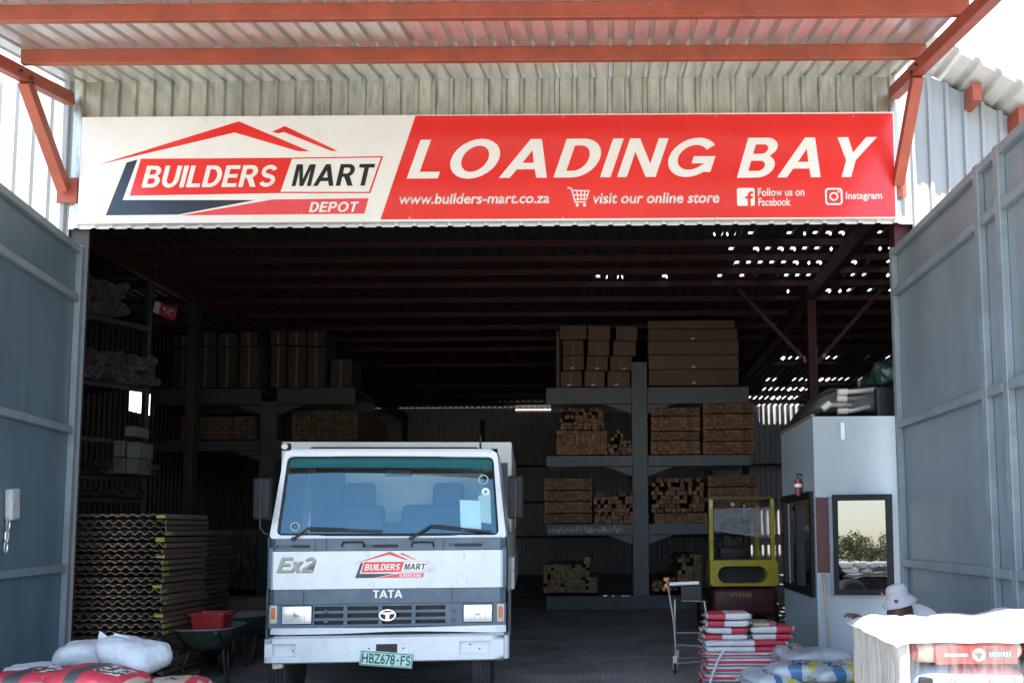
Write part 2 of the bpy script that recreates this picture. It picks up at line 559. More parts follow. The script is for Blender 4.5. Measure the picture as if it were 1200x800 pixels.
GATEF = mat('gate_frame_paint', (.215, .265, .295), rough=.45, var=.16, scale=4, dirt=(.13, .15, .16), dirt_amt=.6, dirt_scale=5, scuff=(.25, .16, .11), scuff_amt=.6, scuff_scale=6, scuff_stretch=(3, 3, 1))
WPAINT = mat('white_truck_paint', (.66, .70, .71), rough=.3, var=.05, scale=3, dirt=(.42, .41, .38), dirt_amt=.4, dirt_scale=3.5, coat=.3, scuff=(.22, .2, .17), scuff_amt=.5, scuff_scale=5, scuff_stretch=(2, 2, 1.2))
GPAINT = mat('slate_grey_plastic', (.075, .115, .155), rough=.45, var=.1, scale=6, dirt=(.22, .25, .28), dirt_amt=.4, dirt_scale=6)
BLACK = mat('black_rubber', (.012, .012, .013), rough=.55, var=.2, scale=9)
DARK = mat('dark_steel', (.03, .032, .035), rough=.5, var=.25, scale=6)
RACKD = mat('dimmed_rack_paint', (.045, .05, .055), rough=.6, var=.2)  # rack grey darkened, paints in the gloom on the left of the hall
RACK = mat('rack_grey_paint', (.12, .14, .155), rough=.55, var=.18, scale=4, dirt=(.1, .1, .1), dirt_amt=.5)
WOOD = mat('sawn_pine', (.25, .135, .075), rough=.8, var=.18, scale=12, island=.45, orand=.12)
WOODD = mat('dimmed_boards', (.085, .05, .03), rough=.85, var=.2, scale=12, island=.4)  # pine darkened to stand in for the weak light at left
WOODL = mat('pale_pine', (.25, .17, .10), rough=.8, var=.18, scale=12, island=.4, orand=.1)
CARD = mat('brown_cardboard', (.16, .10, .07), rough=.85, var=.07, scale=3, orand=.15)
CARDD = mat('dimmed_cardboard', (.038, .032, .028), rough=.85, var=.07, scale=3, orand=.15)  # cardboard with the hall's dimness put into its colour
SILVER = mat('galvanised_tube', (.62, .63, .64), rough=.32, metal=.8, var=.15, scale=9)
SIGNW = mat('sign_white_vinyl', (.80, .81, .80), rough=.3, var=.03, scale=2, bump=.12, bscale=1.3, dirt=(.6, .59, .55), dirt_amt=.3, dirt_scale=1.2)
SIGNR = mat('sign_red_vinyl', (.74, .035, .03), rough=.2, var=.06, scale=1.2, bump=.14, bscale=1.1, scuff=(.6, .2, .18), scuff_amt=.25, scuff_scale=1.5, scuff_stretch=(6, 6, 1))
SIGNP = mat('sign_rose_vinyl', (.74, .07, .09), rough=.25, var=.03, scale=2)
NAVY = mat('sign_navy_vinyl', (.018, .032, .055), rough=.3, var=.05, scale=2)
INK = mat('black_vinyl', (.01, .01, .011), rough=.35, var=.05, scale=3)
BOOTH = mat('pale_grey_booth_paint', (.34, .395, .42), rough=.45, var=.05, scale=2, dirt=(.25, .28, .29), dirt_amt=.5, dirt_scale=2.2, scuff=(.24, .22, .2), scuff_amt=.35, bump=.12, bscale=1.5)
MAROON = mat('maroon_primer', (.085, .03, .03), rough=.6, var=.2, scale=7)
YELLOW = mat('yellow_machine_paint', (.52, .40, .02), rough=.45, var=.15, scale=5, dirt=(.16, .11, .05), dirt_amt=.6, dirt_scale=4)

# ---------------------------------------------------------------- ground
def paver_mat(name, c1, c2, mortar, sc):
    m = bpy.data.materials.new(name); m.use_nodes = True
    N, L = m.node_tree.nodes, m.node_tree.links
    b = N['Principled BSDF']; b.inputs['Roughness'].default_value = .7
    tc = N.new('ShaderNodeTexCoord')
    bk = N.new('ShaderNodeTexBrick')
    bk.inputs['Scale'].default_value = sc; bk.inputs['Mortar Size'].default_value = .018
    bk.inputs['Color1'].default_value = (*c1, 1); bk.inputs['Color2'].default_value = (*c2, 1); bk.inputs['Mortar'].default_value = (*mortar, 1)
    L.new(tc.outputs['Object'], bk.inputs['Vector'])
    nz = N.new('ShaderNodeTexNoise'); nz.inputs['Scale'].default_value = .9; nz.inputs['Detail'].default_value = 9; nz.inputs['Roughness'].default_value = .7
    L.new(tc.outputs['Object'], nz.inputs['Vector'])
    rm = N.new('ShaderNodeMapRange'); rm.inputs['From Min'].default_value = .3; rm.inputs['From Max'].default_value = .7
    rm.inputs['To Min'].default_value = .42; rm.inputs['To Max'].default_value = 1.5
    L.new(nz.outputs['Fac'], rm.inputs[0])
    vm = N.new('ShaderNodeVectorMath'); vm.operation = 'SCALE'
    L.new(bk.outputs['Color'], vm.inputs[0]); L.new(rm.outputs[0], vm.inputs['Scale'])
    L.new(vm.outputs[0], b.inputs['Base Color'])
    bp = N.new('ShaderNodeBump'); bp.inputs['Strength'].default_value = .35; bp.inputs['Distance'].default_value = .01
    L.new(bk.outputs['Fac'], bp.inputs['Height']); bp.invert = True
    L.new(bp.outputs[0], b.inputs['Normal'])
    return m


bm = B()
for a in (((-90, -160), (90, -160), (90, 60), (-90, 60)),):
    bm.faces.new([bm.verts.new((x, y, 0)) for x, y in a])
g = obj('ground', bm, mat('pale_yard_dirt', (.40, .35, .27), rough=.9, var=.2, scale=.8, dirt=(.25, .24, .12), dirt_amt=.7, dirt_scale=.15))
tagit(g, kind='structure')
bm = B()
bm.faces.new([bm.verts.new((x, y, .004)) for x, y in ((-14, -4), (12, -4), (12, 9.25), (-14, 9.25))])
tagit(obj('forecourt', bm, paver_mat('forecourt_pavers', (.33, .32, .30), (.26, .26, .25), (.15, .14, .13), 4)), kind='structure')
bm = B()
bm.faces.new([bm.verts.new((x, y, .008)) for x, y in ((-10.5, 9.25), (8, 9.25), (8, 34.1), (-10.5, 34.1))])
tagit(obj('floor', bm, paver_mat('floor_pavers', (.33, .33, .32), (.26, .26, .26), (.11, .11, .11), 4)), kind='structure')

# ---------------------------------------------------------------- warehouse
YW = 9.3                                   # front wall
XL, XR = -5.06, 2.74                       # opening
CXL, CXR = at(90, 122, YW).x, at(1050, 115, YW).x   # canopy sides
ZTOP = at(600, 95, YW).z
ZBOT = at(600, 267, YW).z
SL_C = .165


def zc(y): return ZTOP - SL_C * (YW - y)          # canopy sheet height


YR = 34.0                                   # rear wall


def zr(y): return ZTOP - .06 - .004 * (y - YW)    # warehouse roof height


wh = thing('warehouse', 'open fronted corrugated steel warehouse with red steel roof framing and a dark interior', 'warehouse', (-1.2, YW, 0))
bm = B()
ibr(bm, CXL, CXR, [ZBOT + .11, ZBOT + .5, ZTOP - .004], lambda u, v, h: (u, YW - .045 - h, v), phase=.02)
obj('front_wall', bm, ZINC, wh, world=True)
bm = B()
ibr(bm, CXL, CXR, [ZBOT, ZBOT + .11], lambda u, v, h: (u, YW - .049 - h, v), phase=.02)
obj('lower_edge', bm, mat('white_lower_edge', (.80, .82, .82), rough=.4, var=.08, scale=6), wh, world=True)  # lowest strip of the ribbed sheet, coloured white
bm = B()
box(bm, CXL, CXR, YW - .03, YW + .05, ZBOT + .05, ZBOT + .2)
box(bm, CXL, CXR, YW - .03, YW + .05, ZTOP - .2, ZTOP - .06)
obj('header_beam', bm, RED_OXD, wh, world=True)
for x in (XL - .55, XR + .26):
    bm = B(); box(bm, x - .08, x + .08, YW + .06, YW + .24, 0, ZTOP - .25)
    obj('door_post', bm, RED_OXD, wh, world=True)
bm = B()
ibr(bm, -10.2, CXL - .002, [0, 2, ZTOP], lambda u, v, h: (u, YW - .03 - h, v), phase=.05)
obj('front_wall', bm, WHITE_WALL, wh, world=True)
bm = B(); box(bm, -10.2, XL - .22, YW, YW + .03, 0, ZTOP - .3)   # lining
obj('front_wall', bm, DARK, wh, world=True)
bm = B(); box(bm, CXL, CXR, YW + .052, YW + .06, ZTOP - .2, ZTOP - .002)
obj('light_stop_strip', bm, DARK, wh, world=True)  # strip added to block daylight through the gap between canopy and roof
# right flank: sloping top under a small eave
e0, e1 = at(1090, 92, YW), at(1185, 141, YW)
sl_e = (e1.z - e0.z) / (e1.x - e0.x)
XE = 7.6


def ze(x): return e0.z + sl_e * (x - e0.x)


bm = B()
prof = ibr_profile(CXR + .002, XE, phase=.05)
lo = [bm.verts.new((u, YW - .03 - h, 0 if u > CXR + .12 else ZBOT)) for u, h in prof]
hi = [bm.verts.new((u, YW - .03 - h, min(ZTOP, ze(u)))) for u, h in prof]
for j in range(len(prof) - 1): bm.faces.new((lo[j], lo[j + 1], hi[j + 1], hi[j]))
obj('front_wall', bm, WHITE_WALL, wh, world=True)
bm = B(); box(bm, XR + .22, XE, YW, YW + .03, 0, 3.2); obj('front_wall', bm, DARK, wh, world=True)
bm = B()
ibr(bm, CXR + .14, XE, [YW + .1, YW - .55], lambda u, v, h: (u, v, ze(u) + .05 + h + (YW - v) * -.02), pitch=.2, rib=.05, top=.05, base=.09)
ev = obj('eave_sheet', bm, mat('pale_eave_sheet', (.68, .68, .64), rough=.5, var=.1, scale=4), wh, world=True)
for px, py in ((1131, 104), (1183, 128)):
    p = at(px, py, YW)
    bm = B(); box(bm, p.x - .045, p.x + .045, YW - .3, YW + .1, ze(p.x) - .18, ze(p.x) - .0)
    o = obj('purlin', bm, RED_OX, ev, world=True)
p = at(1142, 67, 9.0)
bm = B()
lathe(bm, [(.0, .09), (.05, .085), (.075, .03), (.075, 0), (.055, -.02), (0, -.025)], 'Z', 16, p)
rod(bm, p + Vector((0, 0, .05)), p + Vector((0, .35, .1)), .014)
obj('security_lamp', bm, mat('lamp_white', (.7, .7, .72), rough=.3), wh, world=True)

# roof with ribs, open gaps at the sheet laps
def y_for(py, px=950):
    y = 12.
    for _ in range(60):
        z = zr(y)
        # pixel row of a point on the roof at depth y
        d = Vector(((px - PX) / F * y, y, z)) - CAM
        fy = d.dot(_f); r_ = PY - F * d.dot(_u) / fy
        lo_ = r_ - py
        y -= lo_ * .01 * (y * y / 100)
    return y


gap_rows = [y_for(q) for q in (274, 292, 308, 323, 341, 419, 444, 455, 465, 474)]
vs = [YW + .06]
gi = {}
for q in gap_rows:
    vs.append(q); gi[len(vs) - 1] = q; vs.append(q + .085 * (q / 13.5) ** 2.4)
vs.append(34.2)


def roof_skip(u, h0, h1, i):
    if i not in gi: return False
    if h0 < .01 and h1 < .01: return False
    side = h0 < .01 or h1 < .01
    q = gi[i]
    px = PX + F * u / q
    k = list(gi).index(i)
    rr = random.Random(int(u * 50) * 31 + i).random()
    lo_, hi_, pr = [(830, 1100, .8), (860, 1100, .75), (860, 1100, .75), (700, 1100, .35), (900, 1100, .5), (905, 1080, .35),
                    (900, 1060, .9), (885, 960, .95), (880, 955, .95), (870, 940, .9)][k]
    return lo_ < px < hi_ and rr < (.3 * pr if side else .85 * pr)


bm = B()
ibr(bm, -10.4, 7.8, vs, lambda u, v, h: (u, v, zr(v) + h), skip=roof_skip, pitch=.2, top=.06, base=.1)
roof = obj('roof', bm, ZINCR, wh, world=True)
pys = []
for i in gi:
    q = vs[i + 1] + .13
    if not pys or q - pys[-1] > .62: pys.append(q)
y = YW + .9
while y < pys[0] - .7:
    pys.append(y); y += 1.22
y = gap_rows[4] + 1.5
while y < gap_rows[5] - .8:
    pys.append(y); y += 1.22
for y in pys:
    dp = .18 if y < pys[0] - .1 else (.115 if y < 25 else .09)
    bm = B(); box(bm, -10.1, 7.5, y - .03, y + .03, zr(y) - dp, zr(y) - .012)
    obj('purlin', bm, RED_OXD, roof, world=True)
for x in (-7.4, 3.6):
    bm = B()
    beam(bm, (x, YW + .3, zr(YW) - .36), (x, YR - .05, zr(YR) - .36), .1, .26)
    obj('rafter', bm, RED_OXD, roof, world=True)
for x, y in ((-7.4, 16.5), (3.6, 16.5), (-7.4, 33.7), (-4.6, 33.7), (3.6, 33.7), (3.6, 25), (-7.4, 25)):
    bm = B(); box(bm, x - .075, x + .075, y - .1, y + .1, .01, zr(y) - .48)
    o = obj('column', bm, RED_OXD if x > 0 else DARK, wh, world=True)  # left columns coloured dark to sink into the hall's gloom
    if y < 20 and x > 0:
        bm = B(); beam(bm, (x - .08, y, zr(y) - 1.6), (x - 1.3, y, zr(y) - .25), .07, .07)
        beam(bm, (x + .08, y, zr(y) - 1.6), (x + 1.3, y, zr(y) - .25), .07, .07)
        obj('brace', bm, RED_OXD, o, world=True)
# rear wall: sheets stop at the flats of the roof, one long slot and a few torn gaps
slot0, slot1 = at(603, 489, YR), at(652, 484, YR)
slot0.z, slot1.z = zr(YR) - .16, zr(YR) - .05
holes = []
bm = B()
pr = ibr_profile(-10.2, 7.6, pitch=.2, rib=.04, top=.05, base=.09)
zs = sorted({0., zr(YR) - .005, slot0.z, slot1.z} | {c.z for h in holes for c in h})
rows = [[bm.verts.new((u, YR + h, z)) for u, h in pr] for z in zs]
for k in range(len(zs) - 1):
    zm = (zs[k] + zs[k + 1]) / 2
    for j in range(len(pr) - 1):
        um = (pr[j][0] + pr[j + 1][0]) / 2
        if slot0.x < um < slot1.x and slot0.z < zm < slot1.z: continue
        if any(h0.x - .03 < um < h1.x + .03 and h0.z < zm < h1.z for h0, h1 in holes): continue
        bm.faces.new((rows[k][j], rows[k][j + 1], rows[k + 1][j + 1], rows[k + 1][j]))
rear = obj('rear_wall', bm, REARZ, wh, world=True)
for z in (1.35, 2.6, 3.9):
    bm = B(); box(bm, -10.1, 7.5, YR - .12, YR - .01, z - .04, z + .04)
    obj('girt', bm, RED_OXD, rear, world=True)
for x in (-10.2, 7.6):
    bm = B()
    pr = ibr_profile(YW + .05, YR, pitch=.2, rib=.04, top=.05, base=.09)
    zs = [0, at(163, 484, 20.2).z, at(163, 459, 20.2).z, None]
    rows = [[bm.verts.new((x + h, u, zr(u) + .03 if z is None else z)) for u, h in pr] for z in zs]
    for k in range(3):
        for j in range(len(pr) - 1):
            if x < 0 and k == 1 and 19.75 < (pr[j][0] + pr[j + 1][0]) / 2 < 20.7: continue   # small open hatch
            bm.faces.new((rows[k][j], rows[k][j + 1], rows[k + 1][j + 1], rows[k + 1][j]))
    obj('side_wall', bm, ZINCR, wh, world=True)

# canopy over the bay
YC = 3.9
bm = B()
ibr(bm, CXL - .12, CXR - .02, [YC, 6.1, YW + .3], lambda u, v, h: (u, v, zc(v) + h), phase=.03)
can = obj('canopy', bm, ZINCC, wh, world=True)
for y in (YC + .15, 5.75, at(600, 18, 7.3).y, 8.32):
    h_ = .135
    bm = B(); box(bm, CXL + .05, CXR - .02, y - .03, y + .03, zc(y) - h_ - .004, zc(y) - .004, bev=.006, seg=1)
    obj('purlin', bm, RED_OX, can, world=True)
for x in (CXL, CXR - .06):
    bm = B()
    beam(bm, (x, YC, zc(YC) - .2), (x, YW - .12, zc(YW - .12) - .2), .1, .12)
    ra = obj('rafter', bm, RED_OX, can, world=True)
    bm = B()
    yb = 8.46
    zf = at(72, 222, YW - .15).z
    beam(bm, (x, yb, zc(yb) - .26), (x, YW - .15, zf), .1, .1, up=(1, 0, 0))
    obj('brace', bm, RED_OX, ra, world=True)
    bm = B(); box(bm, x - .1, x + .1, YW - .1, YW - .085, zf - .12, zf + .14); obj('fixing_plate', bm, RED_OX, ra, world=True)

for x_, y_, z_ in ((CXL + .055, 8.46, zc(8.46) - .22), (CXR - .115, 8.46, zc(8.46) - .22), (CXL + .055, 8.3, zc(8.3) - .2), (CXR - .115, 8.3, zc(8.3) - .2)):
    bm = B(); s_ = 1 if x_ < 0 else -1
    rod(bm, (x_ - s_ * .004, y_, z_), (x_ + s_ * .018, y_, z_), .016, n=6); obj('bolt_head', bm, DARK, can, world=True)

# ---------------------------------------------------------------- gates
def make_gate(label, sgn, loc, rz, H, gm):
    """gate leaf along local -y from the hinge, its framed face towards local sgn * x"""
    t = thing('metal_gate', label, 'gate', loc, rz, 'tall sheet metal gates of the loading bay')
    Lg = 4.0
    bm = B(); box(bm, -.004, .004, -Lg, 0, .1, H)
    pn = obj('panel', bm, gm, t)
    s0, s1 = (.0045, .06) if sgn > 0 else (-.06, -.0045)
    for y0, y1 in ((-.09, 0), (-2.19, -2.1), (-2.56, -2.47), (-Lg, -Lg + .09)):
        bm = B(); box(bm, s0, s1, y0, y1, .08, H + .02, bev=.006, seg=1); obj('stile', bm, GATEF, t)
    for z in (.09, 1.27, 2.58, 3.86, H - .03):
        for y0, y1 in ((-2.099, -.091), (-2.469, -2.191), (-Lg + .091, -2.561)):
            bm = B(); box(bm, s0, s1 - .006 * sgn if sgn > 0 else s1, y0, y1, z - .035, z + .035, bev=.005, seg=1); obj('rail', bm, GATEF, t)
    for z in (.7, 3.4):
        bm = B(); rod(bm, (0, .03, z), (0, .03, z + .16), .025, n=12); obj('hinge', bm, GATEF, t)
    return t


gl = make_gate('shaded blue grey sheet metal gate standing open beside the stack of brown ribbed sheets', 1, (at(83, 500, 9.0).x, 9.0, 0), R(10.2), 4.37, GATE_SHADE)
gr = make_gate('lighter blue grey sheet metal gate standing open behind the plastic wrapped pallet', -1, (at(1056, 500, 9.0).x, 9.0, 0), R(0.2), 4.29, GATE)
# latch bag and chain on the left gate
bm = B()
yl, zl = -1.27, 1.75
box(bm, .008, .07, yl - .075, yl + .085, zl - .04, zl + .22, bev=.02, seg=2, rot=Matrix.Rotation(R(6), 3, 'X'))
lp = obj('latch_cover', bm, mat('dirty_white_plastic', (.5, .52, .5), rough=.5, var=.25, scale=14), gl)
for k, (dz, a) in enumerate(((-.08, 0), (-.17, 90), (-.26, 0))):
    pts = []
    for i in range(14):
        t_ = 2 * math.pi * i / 14
        pts.append((.03 + .012 * math.sin(t_) * (a > 0), yl - .035 + .028 * math.sin(t_) * (a == 0) - .01 * k, zl + dz + .055 * math.cos(t_)))
    bm = B(); tube(bm, pts, .008, 6, closed=True); obj('chain_link', bm, SILVER, lp, smooth=True)

# ---------------------------------------------------------------- signs
def pxp(poly, Y):
    return [(at(x, y, Y).x, at(x, y, Y).z) for x, y in poly]


def rect_px(x0, x1, y0, y1, Y):
    """pixel box -> (x0, x1, z0, z1)"""
    a, b = at(x0, (y0 + y1) / 2, Y), at(x1, (y0 + y1) / 2, Y)
    zm = (at((x0 + x1) / 2, y1, Y).z, at((x0 + x1) / 2, y0, Y).z)
    return a.x, b.x, zm[0], zm[1]


YS = YW - .16
sg = thing('shop_sign', 'long red and white LOADING BAY sign board above the entrance', 'sign', (at(570, 258, YS).x, YS, at(570, 258, YS).z))
bm = B()
x0, x1 = at(93, 200, YS).x, at(1050, 200, YS).x
z0, z1 = at(570, 259, YS).z, at(570, 134, YS).z
box(bm, x0, x1, YS, YS + .06, z0, z1, bev=.004, seg=1)
obj('board', bm, SIGNW, sg, world=True)
bm = B(); plate(bm, pxp([(487, 136), (1046, 133.2), (1049.5, 254.3), (446, 257.2)], YS), YS - .003, .0025); obj('red_field', bm, SIGNR, sg, world=True)


def logo(parent, P, Y, word3, boxes, d=.003):
    """the shop emblem: two roof strokes, dark corner, red and white name boxes, rose strip. P maps sign pixels to (x, z)"""
    def pl(name, poly, m, k):
        bm = B(); plate(bm, [P(*q) for q in poly], Y - d * k, d * .8); obj(name, bm, m, parent, world=boxes)
    pl('roof_stroke', [(116.5, 193), (280, 142.5), (363, 177.5), (350, 177.5), (275, 155.5)], SIGNR, 1)
    pl('roof_stroke', [(319, 154.6), (334, 148), (395.6, 177), (388, 177), (332.5, 154.8), (326, 156.5)], SIGNR, 1)
    pl('dark_corner', [(148.5, 190.7), (161, 187.3), (143.5, 234.6), (298.7, 234.6), (209, 251.5), (124, 252.5)], NAVY, 1)
    pl('red_box', [(165.4, 186.3), (341, 185), (327, 226.5), (152, 229.5)], SIGNR, 1)
    pl('outline', [(341, 185), (449, 183.3), (434, 226.5), (327, 226.5)], SIGNR, 1)
    pl('white_box', [(342.5, 186.6), (446.5, 185), (432.6, 225), (329, 225)], SIGNW, 2)
    pl('rose_strip', [(212.6, 252.5), (319, 234), (432, 232.5), (427, 250.5)], SIGNP, 1)
    def tx(name, body, x0, x1, y0, y1, m, k, sh=.22):
        a, b = P(x0, y1), P(x1, y0)
        lettering(name, body, (a[0], b[0], a[1], b[1]), Y - d * k, m, parent, shear=sh, th=d * .7, local=not boxes)
    tx('lettering', 'BUILDERS', 166, 325, 193.5, 220.5, SIGNW, 2)
    tx('lettering', 'MART', 342, 440, 192.5, 218.5, INK, 3)
    x0_ = 362 if len(word3) < 7 else 320
    tx('lettering', word3, x0_, 421, 236.5, 249, SIGNW, 2)


logo(sg, lambda x, y: (at(x, y, YS).x, at(x, y, YS).z), YS, 'DEPOT', True)
for body, r_ in (('LOADING', (477, 838.5, 162.5, 209)), ('BAY', (863, 1028.5, 161.5, 208))):
    lettering('lettering', body, rect_px(*r_, YS), YS - .006, SIGNW, sg, shear=.27, th=.003, gap=.13)
for body, r_ in (('www.builders-mart.co.za', (468, 644, 226.5, 239)), ('visit our online store', (695, 843, 225.5, 238.5)),
                 ('Follow us on', (888, 942.5, 220.5, 230)), ('Facebook', (888.5, 926.5, 232, 241.5)), ('Instagram', (991, 1033.5, 225, 236))):
    lettering('lettering', body, rect_px(*r_, YS), YS - .006, SIGNW, sg, shear=.16 if r_[0] < 800 else 0., bold=.022, th=.003)


def sp(x, y): return (at(x, y, YS).x, at(x, y, YS).z)


def strokes(lines, w_px, name):
    bm = B()
    for k, ln in enumerate(lines):
        rb = _ribbon([Vector(sp(*q)) for q in ln], w_px / F * YS / 2)
        plate(bm, rb, YS - .006 - .0002 * k, .003)
    obj(name, bm, SIGNW, sg, world=True)


strokes([[(665, 220), (669.5, 221), (674, 237), (687, 237)], [(670, 223.5), (690, 224), (687, 234), (673, 234)],
         [(671.5, 228.7), (688.5, 228.7)], [(676, 223.8), (677.5, 234)], [(680.8, 224), (681.2, 234)], [(685.3, 224), (684.6, 234)]], 1.5, 'cart_icon')
for cx in (676.5, 685):
    bm = B(); c = sp(cx, 240.5); r_ = 2 / F * YS
    plate(bm, [(c[0] + r_ * math.cos(a * .5236), c[1] + r_ * math.sin(a * .5236)) for a in range(12)], YS - .006, .003)
    obj('cart_wheel', bm, SIGNW, sg, world=True)


def rrect(cx, cy, hw, hh, r, n=5):
    pts = []
    for sx, sy, a0 in ((1, 1, 0), (-1, 1, 90), (-1, -1, 180), (1, -1, 270)):
        pts += _arc(cx + sx * (hw - r), cy + sy * (hh - r), r, r, a0, a0 + 90, n)
    return pts


c = sp(874, 231); k = 1 / F * YS
bm = B(); plate(bm, rrect(c[0], c[1], 10.7 * k, 11 * k, 2.2 * k), YS - .006, .003); obj('facebook_icon', bm, SIGNW, sg, world=True)
fp = [(2.2, -11), (2.2, -2.4), (-.6, -2.4), (-.6, .8), (2.2, .8), (2.2, 2.6), (3, 5), (5, 6.4), (8.6, 6.4), (8.6, 3.4), (6.6, 3.4), (5.6, 2.6), (5.6, .8), (8.5, .8), (8, -2.4), (5.6, -2.4), (5.6, -11)]
bm = B(); plate(bm, [(c[0] + a * k, c[1] + b * k) for a, b in fp], YS - .0095, .003); obj('facebook_icon', bm, SIGNR, sg, world=True)
c = sp(977, 230.5)
bm = B()
def ring(bm, outer, inner, y, th):
    n = len(outer)
    a = [bm.verts.new((p[0], y, p[1])) for p in outer]; b = [bm.verts.new((p[0], y, p[1])) for p in inner]
    a2 = [bm.verts.new((p[0], y + th, p[1])) for p in outer]; b2 = [bm.verts.new((p[0], y + th, p[1])) for p in inner]
    for i in range(n):
        j = (i + 1) % n
        bm.faces.new((a[i], a[j], b[j], b[i])); bm.faces.new((a[i], a2[i], a2[j], a[j])); bm.faces.new((b[i], b[j], b2[j], b2[i]))
ring(bm, rrect(c[0], c[1], 10.5 * k, 10.5 * k, 4 * k), rrect(c[0], c[1], 8.4 * k, 8.4 * k, 2.6 * k), YS - .006, .003)
ring(bm, rrect(c[0], c[1], 5.4 * k, 5.4 * k, 5.39 * k), rrect(c[0], c[1], 3.5 * k, 3.5 * k, 3.49 * k), YS - .006, .003)
plate(bm, rrect(c[0] + 5.8 * k, c[1] + 5.8 * k, 1.3 * k, 1.3 * k, 1.29 * k), YS - .006, .003)
obj('instagram_icon', bm, SIGNW, sg, world=True)
for px in (150, 300, 480, 660, 840, 1000):
    for py in (136.8, 255.5):
        q = at(px, py, YS); bm = B(); rod(bm, (q.x, YS - .01, q.z), (q.x, YS, q.z), .008, n=8)
        obj('fixing_screw', bm, SILVER, sg, world=True)

# hanging sign boards inside
def hang_sign(label, quad, Y, parts):
    c = at(sum(q[0] for q in quad) / 4, sum(q[1] for q in quad) / 4, Y)
    t = thing('hanging_sign', label, 'sign', (c.x, Y, c.z))
    bm = B(); plate(bm, pxp(quad, Y), Y, .01); obj('board', bm, mat('dim_red_board', (.22, .015, .03), rough=.6), t, world=True)  # sign red darkened, shade under the roof painted in
    for body, r_, m, ang in parts:
        rr = rect_px(*r_, Y)
        lettering('lettering', body, rr, Y - .004, m, t, th=.003, tilt=(ang,))
    for k_ in (0, 1):
        bm = B(); q = at(*quad[k_], Y); rod(bm, (q.x, Y + .005, q.z - .01), (q.x, Y + .005, zr(Y) - .02), .004, n=6)
        obj('wire', bm, DARK, t, world=True)
    return t


hs = hang_sign('small red PVC sign board with a white end, tilted under the roof', [(182, 352), (208, 362), (204, 376), (179, 366)], 13, [('PVC', (190.5, 202.5, 361.5, 368.5), mat('dim_white', (.3, .3, .3), rough=.6), R(21))])
bm = B(); plate(bm, pxp([(182.3, 352.4), (188.5, 355), (185.5, 368), (179.3, 365.6)], 13), 12.997, .0025); obj('white_end', bm, mat('dim_white', (.3, .3, .3), rough=.6), hs, world=True)  # white dimmed in colour to match the shaded board
hang_sign('dark red ROOFING sign board partly hidden by the blue gate edge', [(86, 320), (121, 333), (119, 345), (84, 333)], 13, [('ROOFING', (88, 118, 328.5, 337), mat('dim_white', (.3, .3, .3), rough=.6), R(20))])

# ---------------------------------------------------------------- delivery truck
TY = 8.3
tc = at(457, 760, TY)
TX = tc.x
tr = thing('delivery_truck', 'white flat fronted delivery truck with grey grille parked in the loading bay', 'truck', (TX, TY, 0), R(5.0))


def tp(x, y, d=0.):
    """truck metres (x, z) of a photograph pixel, for a piece d metres behind the bumper"""
    p = at(x, y, TY + d)
    return p.x - TX + d * math.tan(R(5.0)), p.z


def trect(x0, x1, y0, y1, d=0.):
    a, b = tp(x0, (y0 + y1) / 2, d), tp(x1, (y0 + y1) / 2, d)
    return a[0], b[0], tp((x0 + x1) / 2, y1, d)[1], tp((x0 + x1) / 2, y0, d)[1]


def tbox(name, x0, x1, y0, y1, d0, d1, m, bev=.0, parent=None, seg=2, dp=None):
    a = trect(x0, x1, y0, y1, d0 if dp is None else dp)
    bm = B(); box(bm, a[0], a[1], d0, d1, a[2], a[3], bev=bev, seg=seg)
    return obj(name, bm, m, parent or tr, smooth=bev > 0)


DF = .10                                   # front face of the cab behind the bumper face
# bumper with two pressed recesses
a = trect(316, 596, 744.5, 775.5)
xs = [a[0] + .05, tp(334, 0)[0], tp(367, 0)[0], tp(543.5, 0)[0], tp(577.5, 0)[0], a[1] - .05]
zs = [a[2] + .012, tp(457, 767)[1], tp(457, 752)[1], a[3] - .012]
bm = B()
face_grid(bm, xs, zs, 0, pocket={(1, 1), (3, 1)}, depth=.035)
zf = [(zs[0], 0), (a[2], .015), (a[2], .16)], [(zs[3], 0), (a[3], .015), (a[3], .16)]
for pr_ in zf:
    for (za, ya), (zb, yb) in zip(pr_[:-1], pr_[1:]):
        bm.faces.new([bm.verts.new(q) for q in ((xs[0], ya, za), (xs[-1], ya, za), (xs[-1], yb, zb), (xs[0], yb, zb))])
for sx, xe in ((-1, xs[0]), (1, xs[-1])):
    cr = [(xe, 0, 0), (xe + sx * .025, .008, .004), (xe + sx * .043, .028, .008), (xe + sx * .05, .06, .01), (xe + sx * .045, .34, .012)]
    for q0, q1 in zip(cr[:-1], cr[1:]):
        p_ = [(q0[0], q0[1], zs[0] - .0 + q0[2] * .5), (q1[0], q1[1], zs[0] + q1[2] * .5), (q1[0], q1[1], zs[3] - q1[2] * .5), (q0[0], q0[1], zs[3] - q0[2] * .5)]
        bm.faces.new([bm.verts.new(q) for q in p_])
        for zz in (0, 3):
            tt = [(q0[0], q0[1], zs[zz]), (q1[0], q1[1], zs[zz]), (xe, .16, zs[zz])]
            try: bm.faces.new([bm.verts.new(q) for q in tt])
            except ValueError: pass
bmesh.ops.remove_doubles(bm, verts=bm.verts[:], dist=.0005)
bp = obj('bumper', bm, WPAINT, tr, smooth=True)
for px, py in ((345, 761.5), (356, 756.5), (550, 756), (561, 761)):
    x, z = tp(px, py); bm = B(); rod(bm, (x, .031, z), (x, .034, z), .007, n=8); obj('bolt_hole', bm, BLACK, bp)
for px in (433, 472.5):
    x, z = tp(px, 759); bm = B(); rod(bm, (x, -.008, z), (x, -.0062, z), .008, n=8); obj('bolt_hole', bm, BLACK, bp)
